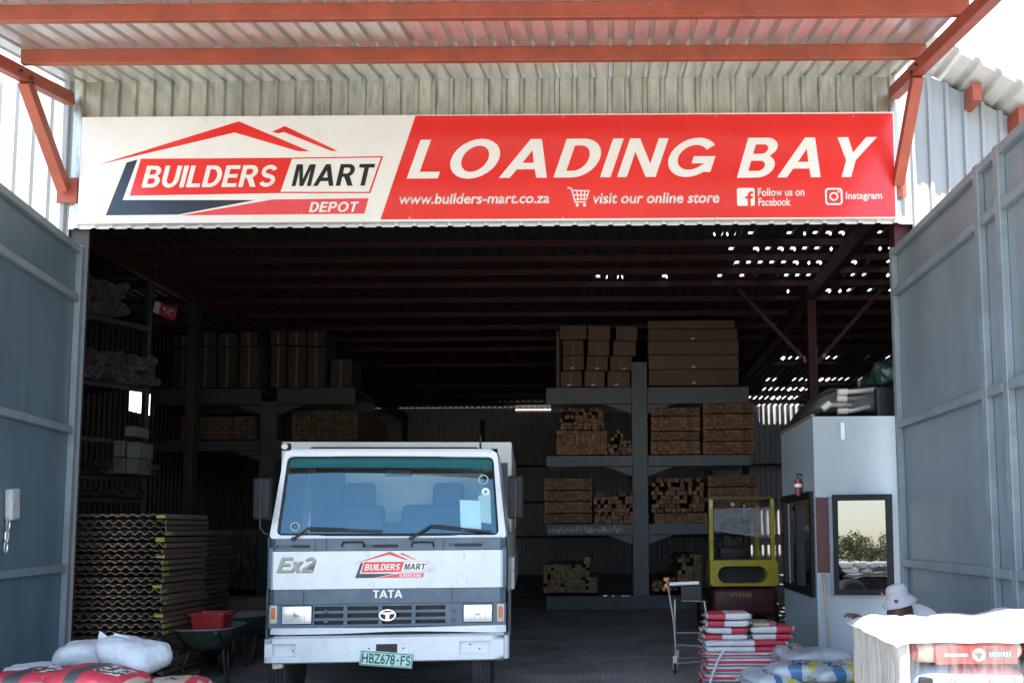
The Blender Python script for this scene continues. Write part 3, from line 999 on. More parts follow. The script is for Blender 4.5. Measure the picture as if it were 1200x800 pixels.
q = trect(440, 466, 754, 765); bm = B(); box(bm, q[0], q[1], -.002, .01, q[2], q[3]); obj('tow_slot', bm, BLACK, bp)
for px in (434, 472.5):
    q = trect(px - 7, px + 7, 753, 766); bm = B(); box(bm, q[0], q[1], -.006, -.001, q[2], q[3], bev=.002, seg=1); obj('plate_bracket', bm, WPAINT, bp)
x, z = tp(327, 777); bm = B(); box(bm, x - .045, x + .045, .03, .1, z - .04, z + .035, bev=.015, rot=Matrix.Rotation(R(-6), 3, 'Y')); obj('bump_stop', bm, mat('cream_plastic', (.55, .52, .42), rough=.5), bp, smooth=True)
# number plate, tilted
pa = trect(422.8, 483.6, 763, 780.5)
pc = ((pa[0] + pa[1]) / 2, -.02, (pa[2] + pa[3]) / 2)
TL = R(5.2)
bm = B(); box(bm, pa[0], pa[1], -.02, -.012, pa[2], pa[3], bev=.003, seg=1)
bmesh.ops.rotate(bm, cent=pc, matrix=Matrix.Rotation(TL, 3, 'Y'), verts=bm.verts[:])
npz = obj('number_plate', bm, mat('plate_pale_green', (.45, .66, .60), rough=.35, var=.1, scale=9), tr)
PG = mat('plate_green', (.01, .12, .07), rough=.4)
bm = B()
e = .006
for r_ in ((pa[0] + e, pa[1] - e, pa[2] + e, pa[2] + 2 * e), (pa[0] + e, pa[1] - e, pa[3] - 2 * e, pa[3] - e), (pa[0] + e, pa[0] + 2 * e, pa[2] + 2 * e, pa[3] - 2 * e), (pa[1] - 2 * e, pa[1] - e, pa[2] + 2 * e, pa[3] - 2 * e)):
    box(bm, r_[0], r_[1], -.022, -.0205, r_[2], r_[3])
bmesh.ops.rotate(bm, cent=pc, matrix=Matrix.Rotation(TL, 3, 'Y'), verts=bm.verts[:])
obj('border', bm, PG, npz)
pw = pa[1] - pa[0]; ph = pa[3] - pa[2]
for body, u0, u1 in (('HBZ678', .04, .66), ('FS', .77, .96)):
    lettering('lettering', body, (pa[0] + u0 * pw, pa[0] + u1 * pw, pa[2] + .17 * ph, pa[3] - .15 * ph), -.0225, PG, npz, bold=.012, th=.002, tilt=(TL, pc), local=True)
x, z = pa[0] + .715 * pw, (pa[2] + pa[3]) / 2
bm = B(); plate(bm, [(x - .012, z - .002), (x - .004, z + .008), (x + .01, z + .006), (x + .012, z - .004), (x + .002, z - .012)], -.0225, .002)
bmesh.ops.rotate(bm, cent=pc, matrix=Matrix.Rotation(TL, 3, 'Y'), verts=bm.verts[:]); obj('emblem', bm, PG, npz)

# cab: valance, grille band, white panel, vent band
a = trect(320, 592, 733.5, 741, DF)
bm = B()
n = 18
prev = None
for i in range(n + 1):
    t_ = i / n
    x = a[0] + (a[1] - a[0]) * t_
    sag = .022 * math.exp(-((t_ - .55) / .22) ** 2)
    y = DF - .03 - .05 * math.exp(-((t_ - .5) / .25) ** 2) + (.05 if t_ in (0, 1) else 0)
    zt, zb = a[3] - sag * .3, a[2] + sag * .9 - .012 * (t_ > .8) * (t_ - .8) * 5
    cur = [bm.verts.new((x, y, zt)), bm.verts.new((x, y, zb)), bm.verts.new((x, y + .1, zb)), bm.verts.new((x, y + .1, zt))]
    if prev:
        for k in range(4): bm.faces.new((prev[k], prev[(k + 1) % 4], cur[(k + 1) % 4], cur[k]))
    prev = cur
obj('valance', bm, WPAINT, tr, smooth=True)
q = trect(392, 590, 737, 745, DF); bm = B(); box(bm, q[0] - .5, q[1], DF + .05, DF + .3, q[2] - .2, q[3]); obj('chassis', bm, BLACK, tr)
# grille
q = trect(318.5, 592, 707, 733.5, DF)
gx0, gx1 = tp(386, 0, DF)[0], tp(528, 0, DF)[0]
xs = [q[0]] + [gx0 + (gx1 - gx0) * k for k in (0, .237, .248, .5, .51, .755, .766, 1)] + [q[1]]
xs = [q[0], gx0, gx0 + .22 * (gx1 - gx0), gx0 + .25 * (gx1 - gx0), gx0 + .485 * (gx1 - gx0), gx0 + .515 * (gx1 - gx0), gx0 + .74 * (gx1 - gx0), gx0 + .77 * (gx1 - gx0), gx1, q[1]]
zz = [tp(457, v, DF)[1] for v in (733.5, 730.5, 725.8, 722.6, 717.5, 714.2, 709.3, 707)]
bm = B()
face_grid(bm, xs, zz, DF, hole={(i, k) for i in (1, 3, 5, 7) for k in (1, 3, 5)}, depth=.05)
for sx, x in ((-1, xs[0]), (1, xs[-1])):
    vs_ = [(x, DF, zz[0]), (x, DF, zz[-1]), (x + sx * .012, DF + .25, zz[-1]), (x + sx * .012, DF + .25, zz[0])]
    bm.faces.new([bm.verts.new(v) for v in vs_])
gri = obj('grille', bm, GPAINT, tr)
bm = B(); box(bm, xs[1] - .05, xs[-2] + .05, DF + .06, DF + .1, zz[0], zz[-1]); obj('radiator', bm, BLACK, gri)
for px in (383.5, 530.5):
    for py in (719.5, 731):
        x, z = tp(px, py - 4, DF); bm = B(); rod(bm, (x, DF - .012, z), (x, DF, z), .012, .02, n=12); obj('clip', bm, GPAINT, gri)
# emblem
x, z = tp(454.5, 720, DF)
CHROME = mat('bright_trim', (.75, .76, .76), rough=.2, metal=.6, var=.03)
bm = B()
ring(bm, [(x + .074 * math.cos(t_ * .2244), z + .051 * math.sin(t_ * .2244)) for t_ in range(28)], [(x + .063 * math.cos(t_ * .2244), z + .04 * math.sin(t_ * .2244)) for t_ in range(28)], DF - .022, .02)
plate(bm, [(x - .062, z + .012), (x - .055, z + .024), (x + .055, z + .024), (x + .062, z + .012), (x + .03, z + .01), (x + .016, z), (x + .016, z - .042), (x - .016, z - .042), (x - .016, z), (x - .03, z + .01)], DF - .02, .018)
obj('emblem', bm, CHROME, gri)
bm = B(); plate(bm, [(x + .066 * math.cos(t_ * .2244), z + .043 * math.sin(t_ * .2244)) for t_ in range(28)], DF - .006, .004); obj('emblem_back', bm, BLACK, gri)
# band with the maker's name
def band(name, x0, x1, y0, y1, m, splits=(), d=DF, side=.25, slots=()):
    q = trect(x0, x1, y0, y1, d)
    bm = B()
    prof_ = [(q[0] - .01, d + side), (q[0], d + .05), (q[0] + .05, d)], [(q[1] - .05, d), (q[1], d + .05), (q[1] + .01, d + side)]
    edges = [prof_[0][2][0]] + [tp(s_, 0, d)[0] for s_ in splits] + [prof_[1][0][0]]
    g_ = .003
    for i in range(len(edges) - 1):
        l_, r_ = edges[i] + (g_ if i else 0), edges[i + 1] - (g_ if i < len(edges) - 2 else 0)
        sl_ = [s_ for s_ in slots if l_ < tp(s_[0], 0, d)[0] < r_]
        xs_, zs_ = [l_], [q[2], q[3]]
        if sl_:
            xs_ += [v for s_ in sl_ for v in (tp(s_[0], 0, d)[0], tp(s_[1], 0, d)[0])]
            zs_ = [q[2], tp(457, sl_[0][3], d)[1], tp(457, sl_[0][2], d)[1], q[3]]
        xs_.append(r_)
        face_grid(bm, xs_, zs_, d, pocket={(2 * k + 1, 1) for k in range(len(sl_))} if sl_ else None, depth=.03)
        if i: # shut line
            bm.faces.new([bm.verts.new(v) for v in ((edges[i] - g_, d + .012, q[2]), (edges[i] + g_, d + .012, q[2]), (edges[i] + g_, d + .012, q[3]), (edges[i] - g_, d + .012, q[3]))])
    for pr_ in prof_:
        for A_, C_ in zip(pr_[:-1], pr_[1:]):
            bm.faces.new([bm.verts.new(v) for v in ((A_[0], A_[1], q[2]), (C_[0], C_[1], q[2]), (C_[0], C_[1], q[3]), (A_[0], A_[1], q[3]))])
    return obj(name, bm, m, tr)


nb = band('name_band', 318.5, 591.5, 689.5, 706.5, GPAINT, (374.5, 535))
lettering('lettering', 'TATA', trect(437.5, 471.5, 690.8, 700, DF), DF - .004, SIGNW, nb, th=.003, gap=.03, local=True)
wp = band('front_panel', 317.5, 592.5, 645, 689, WPAINT)
vb = band('vent_band', 320, 592, 630, 644.5, GPAINT, (385.5, 397.5, 514.5, 525.5), slots=((344, 380, 637.4, 641.2), (436.5, 475.5, 637.4, 641.2), (531.5, 568, 636.8, 640.6)))
for s_ in ((344, 380, 637.4, 641.2), (436.5, 475.5, 637.4, 641.2), (531.5, 568, 636.8, 640.6)):
    bm = B(); q = trect(*s_, DF); box(bm, q[0] + .002, q[1] - .002, DF + .02, DF + .028, q[2] + .002, q[3] - .002)
    obj('air_slot', bm, BLACK, vb)
for c_ in (415, 495):
    q = trect(c_ - 13, c_ + 13, 635, 640, DF)
    bm = B(); tube(bm, [(q[0], DF - .001, q[2]), (q[0] + .012, DF - .02, q[3]), ((q[0] + q[1]) / 2, DF - .022, q[3] + .003), (q[1] - .012, DF - .02, q[3]), (q[1], DF - .001, q[2])], .008, 8)
    obj('grab_handle', bm, BLACK, vb, smooth=True)
for x0_, x1_ in ((316.8, 323.5), (586, 592.8)):
    q = trect(x0_, x1_, 641, 690, DF); bm = B(); box(bm, q[0] - .004, q[1] + .004, DF + .018, DF + .3, q[2], q[3], bev=.02); obj('corner_deflector', bm, GPAINT, tr, smooth=True)
# shop emblem on the white panel
def TPm(x, y):
    return tp(415 + (x - 116.5) / (449 - 116.5) * 86, 645.8 + (y - 142.5) / (252.5 - 142.5) * 31, DF)


logo(wp, TPm, DF, 'SUPERSTORE', False, d=.0016)
for m_, dx, dy, k in ((mat('decal_shadow', (.12, .13, .1), rough=.5), .7, .9, 1), (mat('decal_grey_green', (.33, .35, .28), rough=.5, var=.15, scale=20), 0, 0, 2)):
    lettering('lettering', 'Ex2', trect(327.6 + dx, 372 + dx, 652.2 + dy, 669.8 + dy, DF), DF - .0018 * k, m_, wp, shear=.3, th=.0015, gap=.02, local=True)
# headlights, indicators
LENS = glass('lamp_glass', (.95, .95, .95), boost=.04, rough=.08)
for x0_, x1_, y0_, y1_ in ((334.5, 367.5, 709.2, 729.3), (542.7, 575.8, 708.4, 728.4)):
    q = trect(x0_, x1_, y0_, y1_, DF)
    bm = B(); box(bm, q[0] - .008, q[1] + .008, DF - .014, DF - .001, q[2] - .008, q[3] + .008, bev=.006)
    hl = obj('headlight', bm, BLACK, tr, smooth=True)
    bm = B(); box(bm, q[0], q[1], DF - .018, DF - .012, q[2], q[3], bev=.005); obj('reflector', bm, mat('lamp_reflector', (.78, .78, .74), rough=.2, metal=.3, var=.1, scale=25, stretch=(8, 1, 1)), hl, smooth=True)
    bm = B(); cx, cz = (q[0] + q[1]) / 2, (q[2] + q[3]) / 2
    lathe(bm, [(0, DF - .0215), (.022, DF - .021), (.03, DF - .0185)], 'Y', 20, (cx, 0, cz + .01)); obj('bulb_shield', bm, SILVER, hl, smooth=True)
    bm = B()
    for k in range(6): box(bm, q[0] + .03 + k * .032, q[0] + .034 + k * .032, DF - .0205, DF - .0185, q[2] + .01, q[2] + .01 + .02 + .018 * ((k * 7) % 3))
    obj('lens_rib', bm, mat('lamp_rib', (.35, .35, .33), rough=.3), hl)
for x0_, x1_ in ((320.2, 328.6), (581.4, 590.2)):
    q = trect(x0_, x1_, 707.8, 729, DF); bm = B(); box(bm, q[0], q[1], DF - .014, DF + .02, q[2], q[3], bev=.01)
    ind = obj('indicator', bm, mat('clear_indicator', (.55, .45, .38), rough=.25, var=.1, scale=20), tr, smooth=True)
    bm = B(); box(bm, q[0] + .014, q[1] - .014, DF - .019, DF - .0142, q[2] + .04, q[3] - .02, bev=.002, seg=1); obj('amber_lens', bm, mat('amber', (.5, .14, .05), rough=.3, var=.3, scale=30), ind)

# windscreen and its surround; leans back
DW0, DW1 = .13, .30


def wsp(x, y):
    """point of the leaning windscreen plane at pixel (x, y)"""
    t_ = (626.5 - y) / (626.5 - 536.)
    d_ = DW0 + (DW1 - DW0) * t_
    X, Z = tp(x, y, d_)
    return Vector((X, d_, Z))


# white frame: outer outline to opening outline, given as matching rings
def round_poly(pts, r, n=4):
    out = []
    N_ = len(pts)
    for i in range(N_):
        p0, p1, p2 = Vector(pts[i - 1]), Vector(pts[i]), Vector(pts[(i + 1) % N_])
        a_ = p1 + (p0 - p1).normalized() * r; c_ = p1 + (p2 - p1).normalized() * r
        for k in range(n + 1):
            t_ = k / n
            out.append(a_ * (1 - t_) ** 2 + p1 * 2 * t_ * (1 - t_) + c_ * t_ ** 2)
    return out


inner = round_poly([(327.5, 627), (340.5, 535.2), (577.5, 534.3), (584, 626.5)], 7)
outer = round_poly([(319.2, 631), (337.3, 529), (581.6, 528), (592.5, 630.5)], 6)
bm = B()
I = [wsp(*p) for p in inner]; O_ = [wsp(*p) for p in outer]
vi = [bm.verts.new(p) for p in I]; vo = [bm.verts.new(p) for p in O_]
vb_ = [bm.verts.new(p + Vector((-.0 * 1, .12, -.03))) for p in I]
cxm = sum(p.x for p in O_) / len(O_)
vr = [bm.verts.new(p + Vector((.02 if p.x > cxm else -.02, .10, .0))) for p in O_]
n = len(I)
for i in range(n):
    j = (i + 1) % n
    bm.faces.new((vo[i], vo[j], vi[j], vi[i])); bm.faces.new((vi[i], vi[j], vb_[j], vb_[i])); bm.faces.new((vo[j], vo[i], vr[i], vr[j]))
cab = obj('cab', bm, WPAINT, tr, smooth=True)
# sides, roof, rear wall of the cab
zt = wsp(457, 528).z; zb_ = tp(457, 631, DW0)[1]
xl, xr = wsp(319.2, 631).x, wsp(592.5, 631).x
xlt, xrt = wsp(337.3, 529).x, wsp(581.6, 528).x
DB = 1.62
bm = B()
Q = [(xlt - .0, DW1 + .02, zt - .02), (xrt, DW1 + .02, zt - .02), (xrt, DB, zt - .01), (xlt, DB, zt - .01)]
top = [(xlt + .06, DW1 + .05, zt + .02), (xrt - .06, DW1 + .05, zt + .02), (xrt - .06, DB - .05, zt + .03), (xlt + .06, DB - .05, zt + .03)]
a_ = [bm.verts.new(p) for p in Q]; b_ = [bm.verts.new(p) for p in top]
bm.faces.new(b_)
for i in range(4): bm.faces.new((a_[i], a_[(i + 1) % 4], b_[(i + 1) % 4], b_[i]))
bm.faces.new(a_[::-1])
obj('cab_roof', bm, WPAINT, tr)
for s_, xb, xt in ((-1, xl, xlt), (1, xr, xrt)):
    bm = B()
    zf_ = .55
    zm_ = zb_ + .02
    lowq = [(xb + s_ * .018, DF + .06, zf_), (xb + s_ * .018, DB, zf_), (xb + s_ * .018, DB, zm_), (xb + s_ * .018, DF + .06, zm_)]
    bm.faces.new([bm.verts.new(p) for p in lowq])
    for y0_, y1_ in ((1.28, DB),):
        t0 = [(xb + s_ * .018, y0_, zm_), (xb + s_ * .018, y1_, zm_), (xt, y1_, zt - .02), (xt, y0_, zt - .02)]
        bm.faces.new([bm.verts.new(p) for p in t0])
    dr = obj('cab_door', bm, WPAINT, tr)
    bm = B()
    bm.faces.new([bm.verts.new(p) for p in ((xb + s_ * .014, DW0 + .14, zm_), (xb + s_ * .014, 1.28, zm_), (xt + s_ * -.004, 1.28, zt - .03), (xt + s_ * -.004, DW1 + .08, zt - .03))])
    obj('door_glass', bm, MATS.get('side_glass') or glass('side_glass', (.75, .85, .85)), dr)
ZC0 = .78
bm = B()
rwx0, rwx1 = -.72, .72
rz0, rz1 = zb_ + .16, zt - .13
face_grid(bm, [xl + .02, rwx0, rwx1, xr - .02], [ZC0, rz0, rz1, zt - .02], DB - .02, hole={(1, 1)}, depth=.03)
obj('cab_rear_wall', bm, mat('cab_lining', (.07, .08, .09), rough=.8), tr)
bm = B(); bm.faces.new([bm.verts.new(p) for p in ((xl, DF + .1, ZC0), (xr, DF + .1, ZC0), (xr, DB, ZC0), (xl, DB, ZC0))]); obj('cab_floor', bm, BLACK, tr)
# glass pane, gently curved
WS = glass('windscreen_glass', (.8, .9, .92), ior=1.55, boost=.06, coat=(.40, .76, .92))  # reflection tinted blue to paint sky colour onto the glass
TEAL = glass('tint_band_glass', (.03, .30, .34), ior=1.55, boost=.03, coat=(.4, .8, .9))
_n, _l = TEAL.node_tree.nodes, TEAL.node_tree.links      # a printed translucent teal film on the glass
_df = _n.new('ShaderNodeBsdfDiffuse'); _df.inputs[0].default_value = (.015, .16, .19, 1)
_m2 = _n.new('ShaderNodeMixShader'); _m2.inputs[0].default_value = .45
_src = _n['Material Output'].inputs[0].links[0].from_socket
_l.new(_src, _m2.inputs[1]); _l.new(_df.outputs[0], _m2.inputs[2]); _l.new(_m2.outputs[0], _n['Material Output'].inputs[0])
corners = [wsp(328.3, 626.5), wsp(583.2, 626), wsp(576.8, 535), wsp(341.2, 536)]


def pane(u, v, off=0.):
    p = (corners[0] * (1 - u) + corners[1] * u) * (1 - v) + (corners[3] * (1 - u) + corners[2] * u) * v
    p = p.copy(); p.y += .03 - .06 * 4 * u * (1 - u) * .5 - .025 * 4 * v * (1 - v) * .5 + off
    return p


for name_, v0_, v1_, m_ in (('windscreen', 0, .86, WS), ('windscreen', .86, 1, TEAL)):
    bm = B()
    G = [[bm.verts.new(pane(i / 16, v0_ + (v1_ - v0_) * k / 8)) for i in range(17)] for k in range(9)]
    for k in range(8):
        for i in range(16): bm.faces.new((G[k][i], G[k][i + 1], G[k + 1][i + 1], G[k + 1][i]))
    ws = obj(name_, bm, m_, tr, smooth='raw')
    if m_ is TEAL: ws['label'] = 'teal tinted strip along the top of the windscreen'
bm = B(); tube(bm, [pane(u, .0, -.004) for u in (.004, .25, .5, .75, .996)] + [pane(.998, v, -.004) for v in (.02, .4, .7, .97)] + [pane(u, .995, -.004) for u in (.97, .6, .3, .03)] + [pane(.002, v, -.004) for v in (.97, .7, .3, .02)], .013, 6, closed=True)
obj('windscreen_seal', bm, BLACK, tr)
# wipers
for pv, el, tip in (((348, 631), (365, 618.5), (448, 621)), ((482, 630.5), (505, 615.5), (575, 621.5))):
    a_, b_, c_ = (wsp(*q) + Vector((0, -.035, 0)) for q in (pv, el, tip))
    mid = b_.lerp(c_, .5)
    bm = B(); tube(bm, [a_, b_, b_.lerp(c_, .15) + Vector((0, 0, .005)), mid + Vector((0, -.008, .004))], [.013, .011, .009, .007], 7); rod(bm, a_ + Vector((0, .04, 0)), a_ + Vector((0, -.012, 0)), .02, n=10)
    wi = obj('wiper', bm, BLACK, tr)
    bm = B(); beam(bm, b_ + Vector((-.0, .012, -.006)), c_ + Vector((0, .012, -.006)), .012, .022); obj('wiper_blade', bm, BLACK, wi)
# papers and stickers on the glass
PAPER = mat('white_paper', (.75, .75, .72), rough=.8, var=.05)
def onglass(px, py): # nearest pane point
    u = (px - 328.3 - (626.5 - py) * .135) / (583.2 - 328.3 - (626.5 - py) * .2); v = (626.3 - py) / 90.8
    return pane(u, v, .006)
bm = B(); bm.faces.new([bm.verts.new(onglass(*q)) for q in ((539, 622), (563, 622.5), (562.5, 587), (538, 586))]); obj('paper', bm, PAPER, tr)
bm = B(); bm.faces.new([bm.verts.new(onglass(*q)) for q in ((562.9, 612), (575, 614), (574, 578), (560, 581), (559.5, 586.8), (562.8, 587))]); obj('paper', bm, mat('cream_paper', (.6, .58, .48), rough=.8), tr)
bm = B()
c_ = onglass(568.5, 576.5); tmp = [c_ + Vector((.037 * math.cos(k * .3927), -.012 - .001 * 0, .037 * math.sin(k * .3927))) for k in range(16)]
bm.faces.new([bm.verts.new(p) for p in tmp]); ls = obj('licence_disc', bm, PAPER, tr)
bm = B(); c_ = c_ + Vector((0, -.014, .0)); bm.faces.new([bm.verts.new(c_ + Vector((.016 * math.cos(k * .3927), 0, .016 * math.sin(k * .3927)))) for k in range(16)]); obj('print', bm, mat('teal_print', (.1, .25, .25), rough=.6), ls)
for px, py, r_ in ((348.5, 617, .04), (566, 562, .045)):
    c_ = onglass(px, py) + Vector((0, -.016, 0)); bm = B()
    ring(bm, [(c_.x + r_ * math.cos(k * .3), c_.z + r_ * math.sin(k * .3)) for k in range(21)], [(c_.x + (r_ - .009) * math.cos(k * .3), c_.z + (r_ - .009) * math.sin(k * .3)) for k in range(21)], c_.y, .002)
    obj('ring_sticker', bm, mat('faded_sticker', (.4, .42, .42), rough=.6), tr)
# cab interior: dash, steering wheel, seats
SEAT = mat('dark_blue_vinyl', (.03, .045, .07), rough=.6, var=.1)
bm = B(); box(bm, xl + .08, xr - .08, DW0 + .12, DW0 + .45, zb_ - .25, zb_ + .02, bev=.04); obj('dashboard', bm, mat('dash_grey', (.06, .075, .09), rough=.6), tr, smooth=True)
for cx, wd in ((-.52, .52), (.38, .95)):
    bm = B()
    box(bm, cx - wd / 2, cx + wd / 2, .85, 1.3, zb_ - .42, zb_ - .26, bev=.05)
    box(bm, cx - wd / 2, cx + wd / 2, 1.24, 1.4, zb_ - .28, zb_ + .34, bev=.06, rot=Matrix.Rotation(R(-8), 3, 'X'))
    box(bm, cx - .16, cx + .16, 1.3, 1.4, zb_ + .33, zb_ + .56, bev=.04, rot=Matrix.Rotation(R(-8), 3, 'X'))
    obj('seat', bm, SEAT, tr, smooth=True)
bm = B(); c_ = Vector((.47, .62, zb_ + .06)); ax = Vector((0, -.45, .9)).normalized(); sx_ = Vector((1, 0, 0)); sy_ = ax.cross(sx_)
tube(bm, [c_ + sx_ * (.2 * math.cos(k * .2618)) + sy_ * (.2 * math.sin(k * .2618)) for k in range(24)], .016, 8, closed=True)
tube(bm, [c_ - sx_ * .19, c_ - ax * .03, c_ + sx_ * .19], .013, 6); rod(bm, c_ - ax * .03, c_ - ax * .35, .03)
obj('steering_wheel', bm, BLACK, tr, smooth=True)
bm = B(); q = wsp(466, 553); box(bm, q.x - .12, q.x + .12, q.y + .06, q.y + .08, q.z - .035, q.z + .035, bev=.01); obj('inner_mirror', bm, BLACK, tr)
# outside mirrors on arms
for s_, (x0_, x1_, y0_, y1_), pa_, pb_ in ((-1, (300, 320.6, 560, 609), (316.5, 603), (318.5, 622)), (1, (594.3, 613.2, 556, 607.5), (594.5, 603), (593, 620))):
    d_ = .02
    q = trect(x0_, x1_, y0_, y1_, d_)
    bm = B(); box(bm, q[0], q[1], d_, d_ + .07, q[2], q[3], bev=.022, seg=3)
    mi = obj('mirror', bm, mat('mirror_black', (.012, .012, .014), rough=.5, var=.1, spec=.2), tr, smooth=True)
    mx_ = (q[0] + q[1]) / 2 - s_ * .0
    ex = xl if s_ < 0 else xr
    bm = B()
    tube(bm, [(mx_, d_ - .012, q[3] - .05), (mx_, d_ - .014, q[2] + .03), (mx_, d_ - .01, q[2] - .07), (mx_ - s_ * .03, d_ + .03, q[2] - .12), (ex + s_ * .02, DF + .12, q[2] - .13)], .008, 6)
    tube(bm, [(mx_, d_ + .02, q[2] + .05), (ex - s_ * -.03, DF + .16, q[2] + .045)], .008, 6)
    obj('mirror_arm', bm, DARK, mi, smooth=True)
# marker lamp, aerial
x, z = tp(346, 524.5, .9); bm = B(); box(bm, x - .05, x + .05, .62, .68, zt + .03, zt + .1, bev=.02); ml = obj('marker_lamp', bm, BLACK, tr, smooth=True)
bm = B(); rod(bm, (x, .612, zt + .065), (x, .62, zt + .065), .028, n=14); obj('lens', bm, mat('lamp_lens_pale', (.6, .6, .58), rough=.2), ml)
bm = B(); box(bm, xlt + .14, xrt - .2, .7, .76, zt + .034, zt + .07, bev=.01); obj('roof_rail', bm, BLACK, tr)
x = tp(565.5, 0, .6)[0]; bm = B(); rod(bm, (x, .6, zt), (x, .6, zt + .17), .012, .008, n=8); obj('aerial', bm, BLACK, tr)
# cargo body
D0 = 1.82
q = trect(332.5, 598.5, 518, 712, D0)
CREAM = mat('cream_load_body', (.60, .60, .55), rough=.5, var=.06, scale=2.5, dirt=(.4, .38, .33), dirt_amt=.4)
zlow = .95
bm = B()
zslot = q[3] - .07
face_grid(bm, [q[0], q[0] + .15, q[1] - .15, q[1]], [zlow, zslot - .12, zslot, q[3]], D0, hole={(1, 1)}, depth=.05)
lb = obj('load_body', bm, CREAM, tr)
bm = B()
for x in (q[0], q[1]):
    bm.faces.new([bm.verts.new(v) for v in ((x, D0, zlow), (x, 5.6, zlow), (x, 5.6, q[3]), (x, D0, q[3]))])
bm.faces.new([bm.verts.new(v) for v in ((q[0], D0, q[3]), (q[1], D0, q[3]), (q[1], 5.6, q[3]), (q[0], 5.6, q[3]))])
bm.faces.new([bm.verts.new(v) for v in ((q[0], 5.6, zlow), (q[1], 5.6, zlow), (q[1], 5.6, q[3]), (q[0], 5.6, q[3]))])
bm.faces.new([bm.verts.new(v) for v in ((q[0], D0, zlow), (q[1], D0, zlow), (q[1], 5.6, zlow), (q[0], 5.6, zlow))])
obj('body_shell', bm, CREAM, lb)
bm = B(); box(bm, q[1] + .003, q[1] + .035, D0 - .02, 5.5, zlow + .02, zlow + .36); obj('drop_side', bm, WPAINT, lb)
bm = B(); box(bm, q[0] - .035, q[0] - .003, D0 - .02, 5.5, zlow + .02, zlow + .36); obj('drop_side', bm, WPAINT, lb)
bm = B()
for s_ in (-.38, .38): box(bm, s_ - .04, s_ + .04, .25, 5.5, .62, .77)
box(bm, -.85, .85, .55, .68, .42, .5); box(bm, -.55, .55, .3, .9, .45, .75)
obj('chassis', bm, DARK, tr)
# wheels
TYRE = mat('tyre_rubber', (.03, .03, .032), rough=.75, var=.2, scale=12, dirt=(.09, .085, .08), dirt_amt=.5)
def wheel(x, y, wd=.19, r=.395):
    bm = B()
    prof_ = [(r * .58, -wd / 2), (r * .9, -wd / 2), (r * .97, -wd / 2 + .015), (r, -wd / 2 + .03)]
    for k in range(4):
        c0 = -wd / 2 + .03 + (wd - .06) * (k + .5) / 4
        prof_ += [(r, c0 - .008), (r - .014, c0 - .006), (r - .014, c0 + .006), (r, c0 + .008)]
    prof_ += [(r, wd / 2 - .03), (r * .97, wd / 2 - .015), (r * .9, wd / 2), (r * .58, wd / 2)]
    lathe(bm, prof_, 'X', 40)
    wh_ = obj('wheel', bm, TYRE, tr, smooth=True, loc=(x, y, r))
    bm = B(); lathe(bm, [(0, .02), (.06, .03), (.08, .05), (.16, .04), (r * .56, .075), (r * .59, wd / 2 - .005), (r * .59, -wd / 2 + .005)], 'X', 24)
    obj('rim', bm, mat('rim_grey', (.3, .31, .32), rough=.5), wh_, smooth=True)
    return wh_


wx0, wx1 = tp(357, 0, .55)[0], tp(569.5, 0, .55)[0]
for x, y in ((wx0, .62), (wx1, .62), (wx0, 3.9), (wx1, 3.9)): wheel(x, y)

# ---------------------------------------------------------------- storage racks
def rack(label, Y, xcol, shelves, wl, wr, zt_px, parts_down=True):
    """cantilever rack: one central column, shelf beams either side. shelves: (top px, bottom px)"""
    c = at(xcol, 700, Y)
    t = thing('storage_rack', label, 'storage rack', (c.x, Y, 0), 0, None)
    bm = B(); zt = at(xcol, zt_px, Y).z
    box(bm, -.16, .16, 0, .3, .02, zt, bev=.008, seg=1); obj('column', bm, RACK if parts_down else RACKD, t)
    bm = B(); box(bm, -.16, .16, 1.3, 1.5, .02, zt, bev=.008, seg=1); obj('column', bm, DARK, t)
    zs_ = []
    for a_, b_ in shelves:
        z1 = at(xcol, a_, Y).z; z0 = at(xcol, b_, Y).z
        zs_.append(z1)
        for x0, x1 in ((at(wl, 0, Y).x - c.x, -.162), (.162, at(wr, 0, Y).x - c.x)):
            bm = B(); box(bm, x0, x1, -.04, .04, z0, z1, bev=.006, seg=1)
            box(bm, x0, x1, 1.42, 1.5, z0, z1); 
            k = int(abs(x1 - x0) / .6) + 1
            for i in range(k + 1):
                xx = x0 + .03 + (x1 - x0 - .06) * i / k; box(bm, xx - .03, xx + .03, .041, 1.419, z1 - .1, z1 - .002)
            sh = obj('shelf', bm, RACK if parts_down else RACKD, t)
            if b_ < 680:
                s_ = -1 if x0 < 0 else 1
                bm = B(); g = [bm.verts.new((s_ * .165, y, z)) for y, z in ((.05, z0 - .002), (.05, z0 - .2))] + [bm.verts.new((s_ * .7, .05, z0 - .002))]
                h_ = [bm.verts.new(v.co + Vector((0, .03, 0))) for v in g]
                bm.faces.new(g); bm.faces.new(h_[::-1])
                for i in range(3): bm.faces.new((g[i], g[(i + 1) % 3], h_[(i + 1) % 3], h_[i]))
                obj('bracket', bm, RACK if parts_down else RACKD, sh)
    bm = B(); box(bm, at(wl, 0, Y).x - c.x, at(wr, 0, Y).x - c.x, -.1, 1.6, .012, at(xcol, 697, Y).z - .0, bev=.01, seg=1); obj('base', bm, mat('rack_base', (.10, .11, .12), rough=.7, var=.2), t)
    return t, c


YK = 19.0
rk, rc = rack('grey steel cantilever rack loaded with brown cartons and timber on the right of the hall', YK, 751.5, [(454, 473), (533.5, 546), (613.5, 626)], 640, 868, 424)
bm = B()
SC = mat('chalk', (.5, .5, .5), rough=.9)
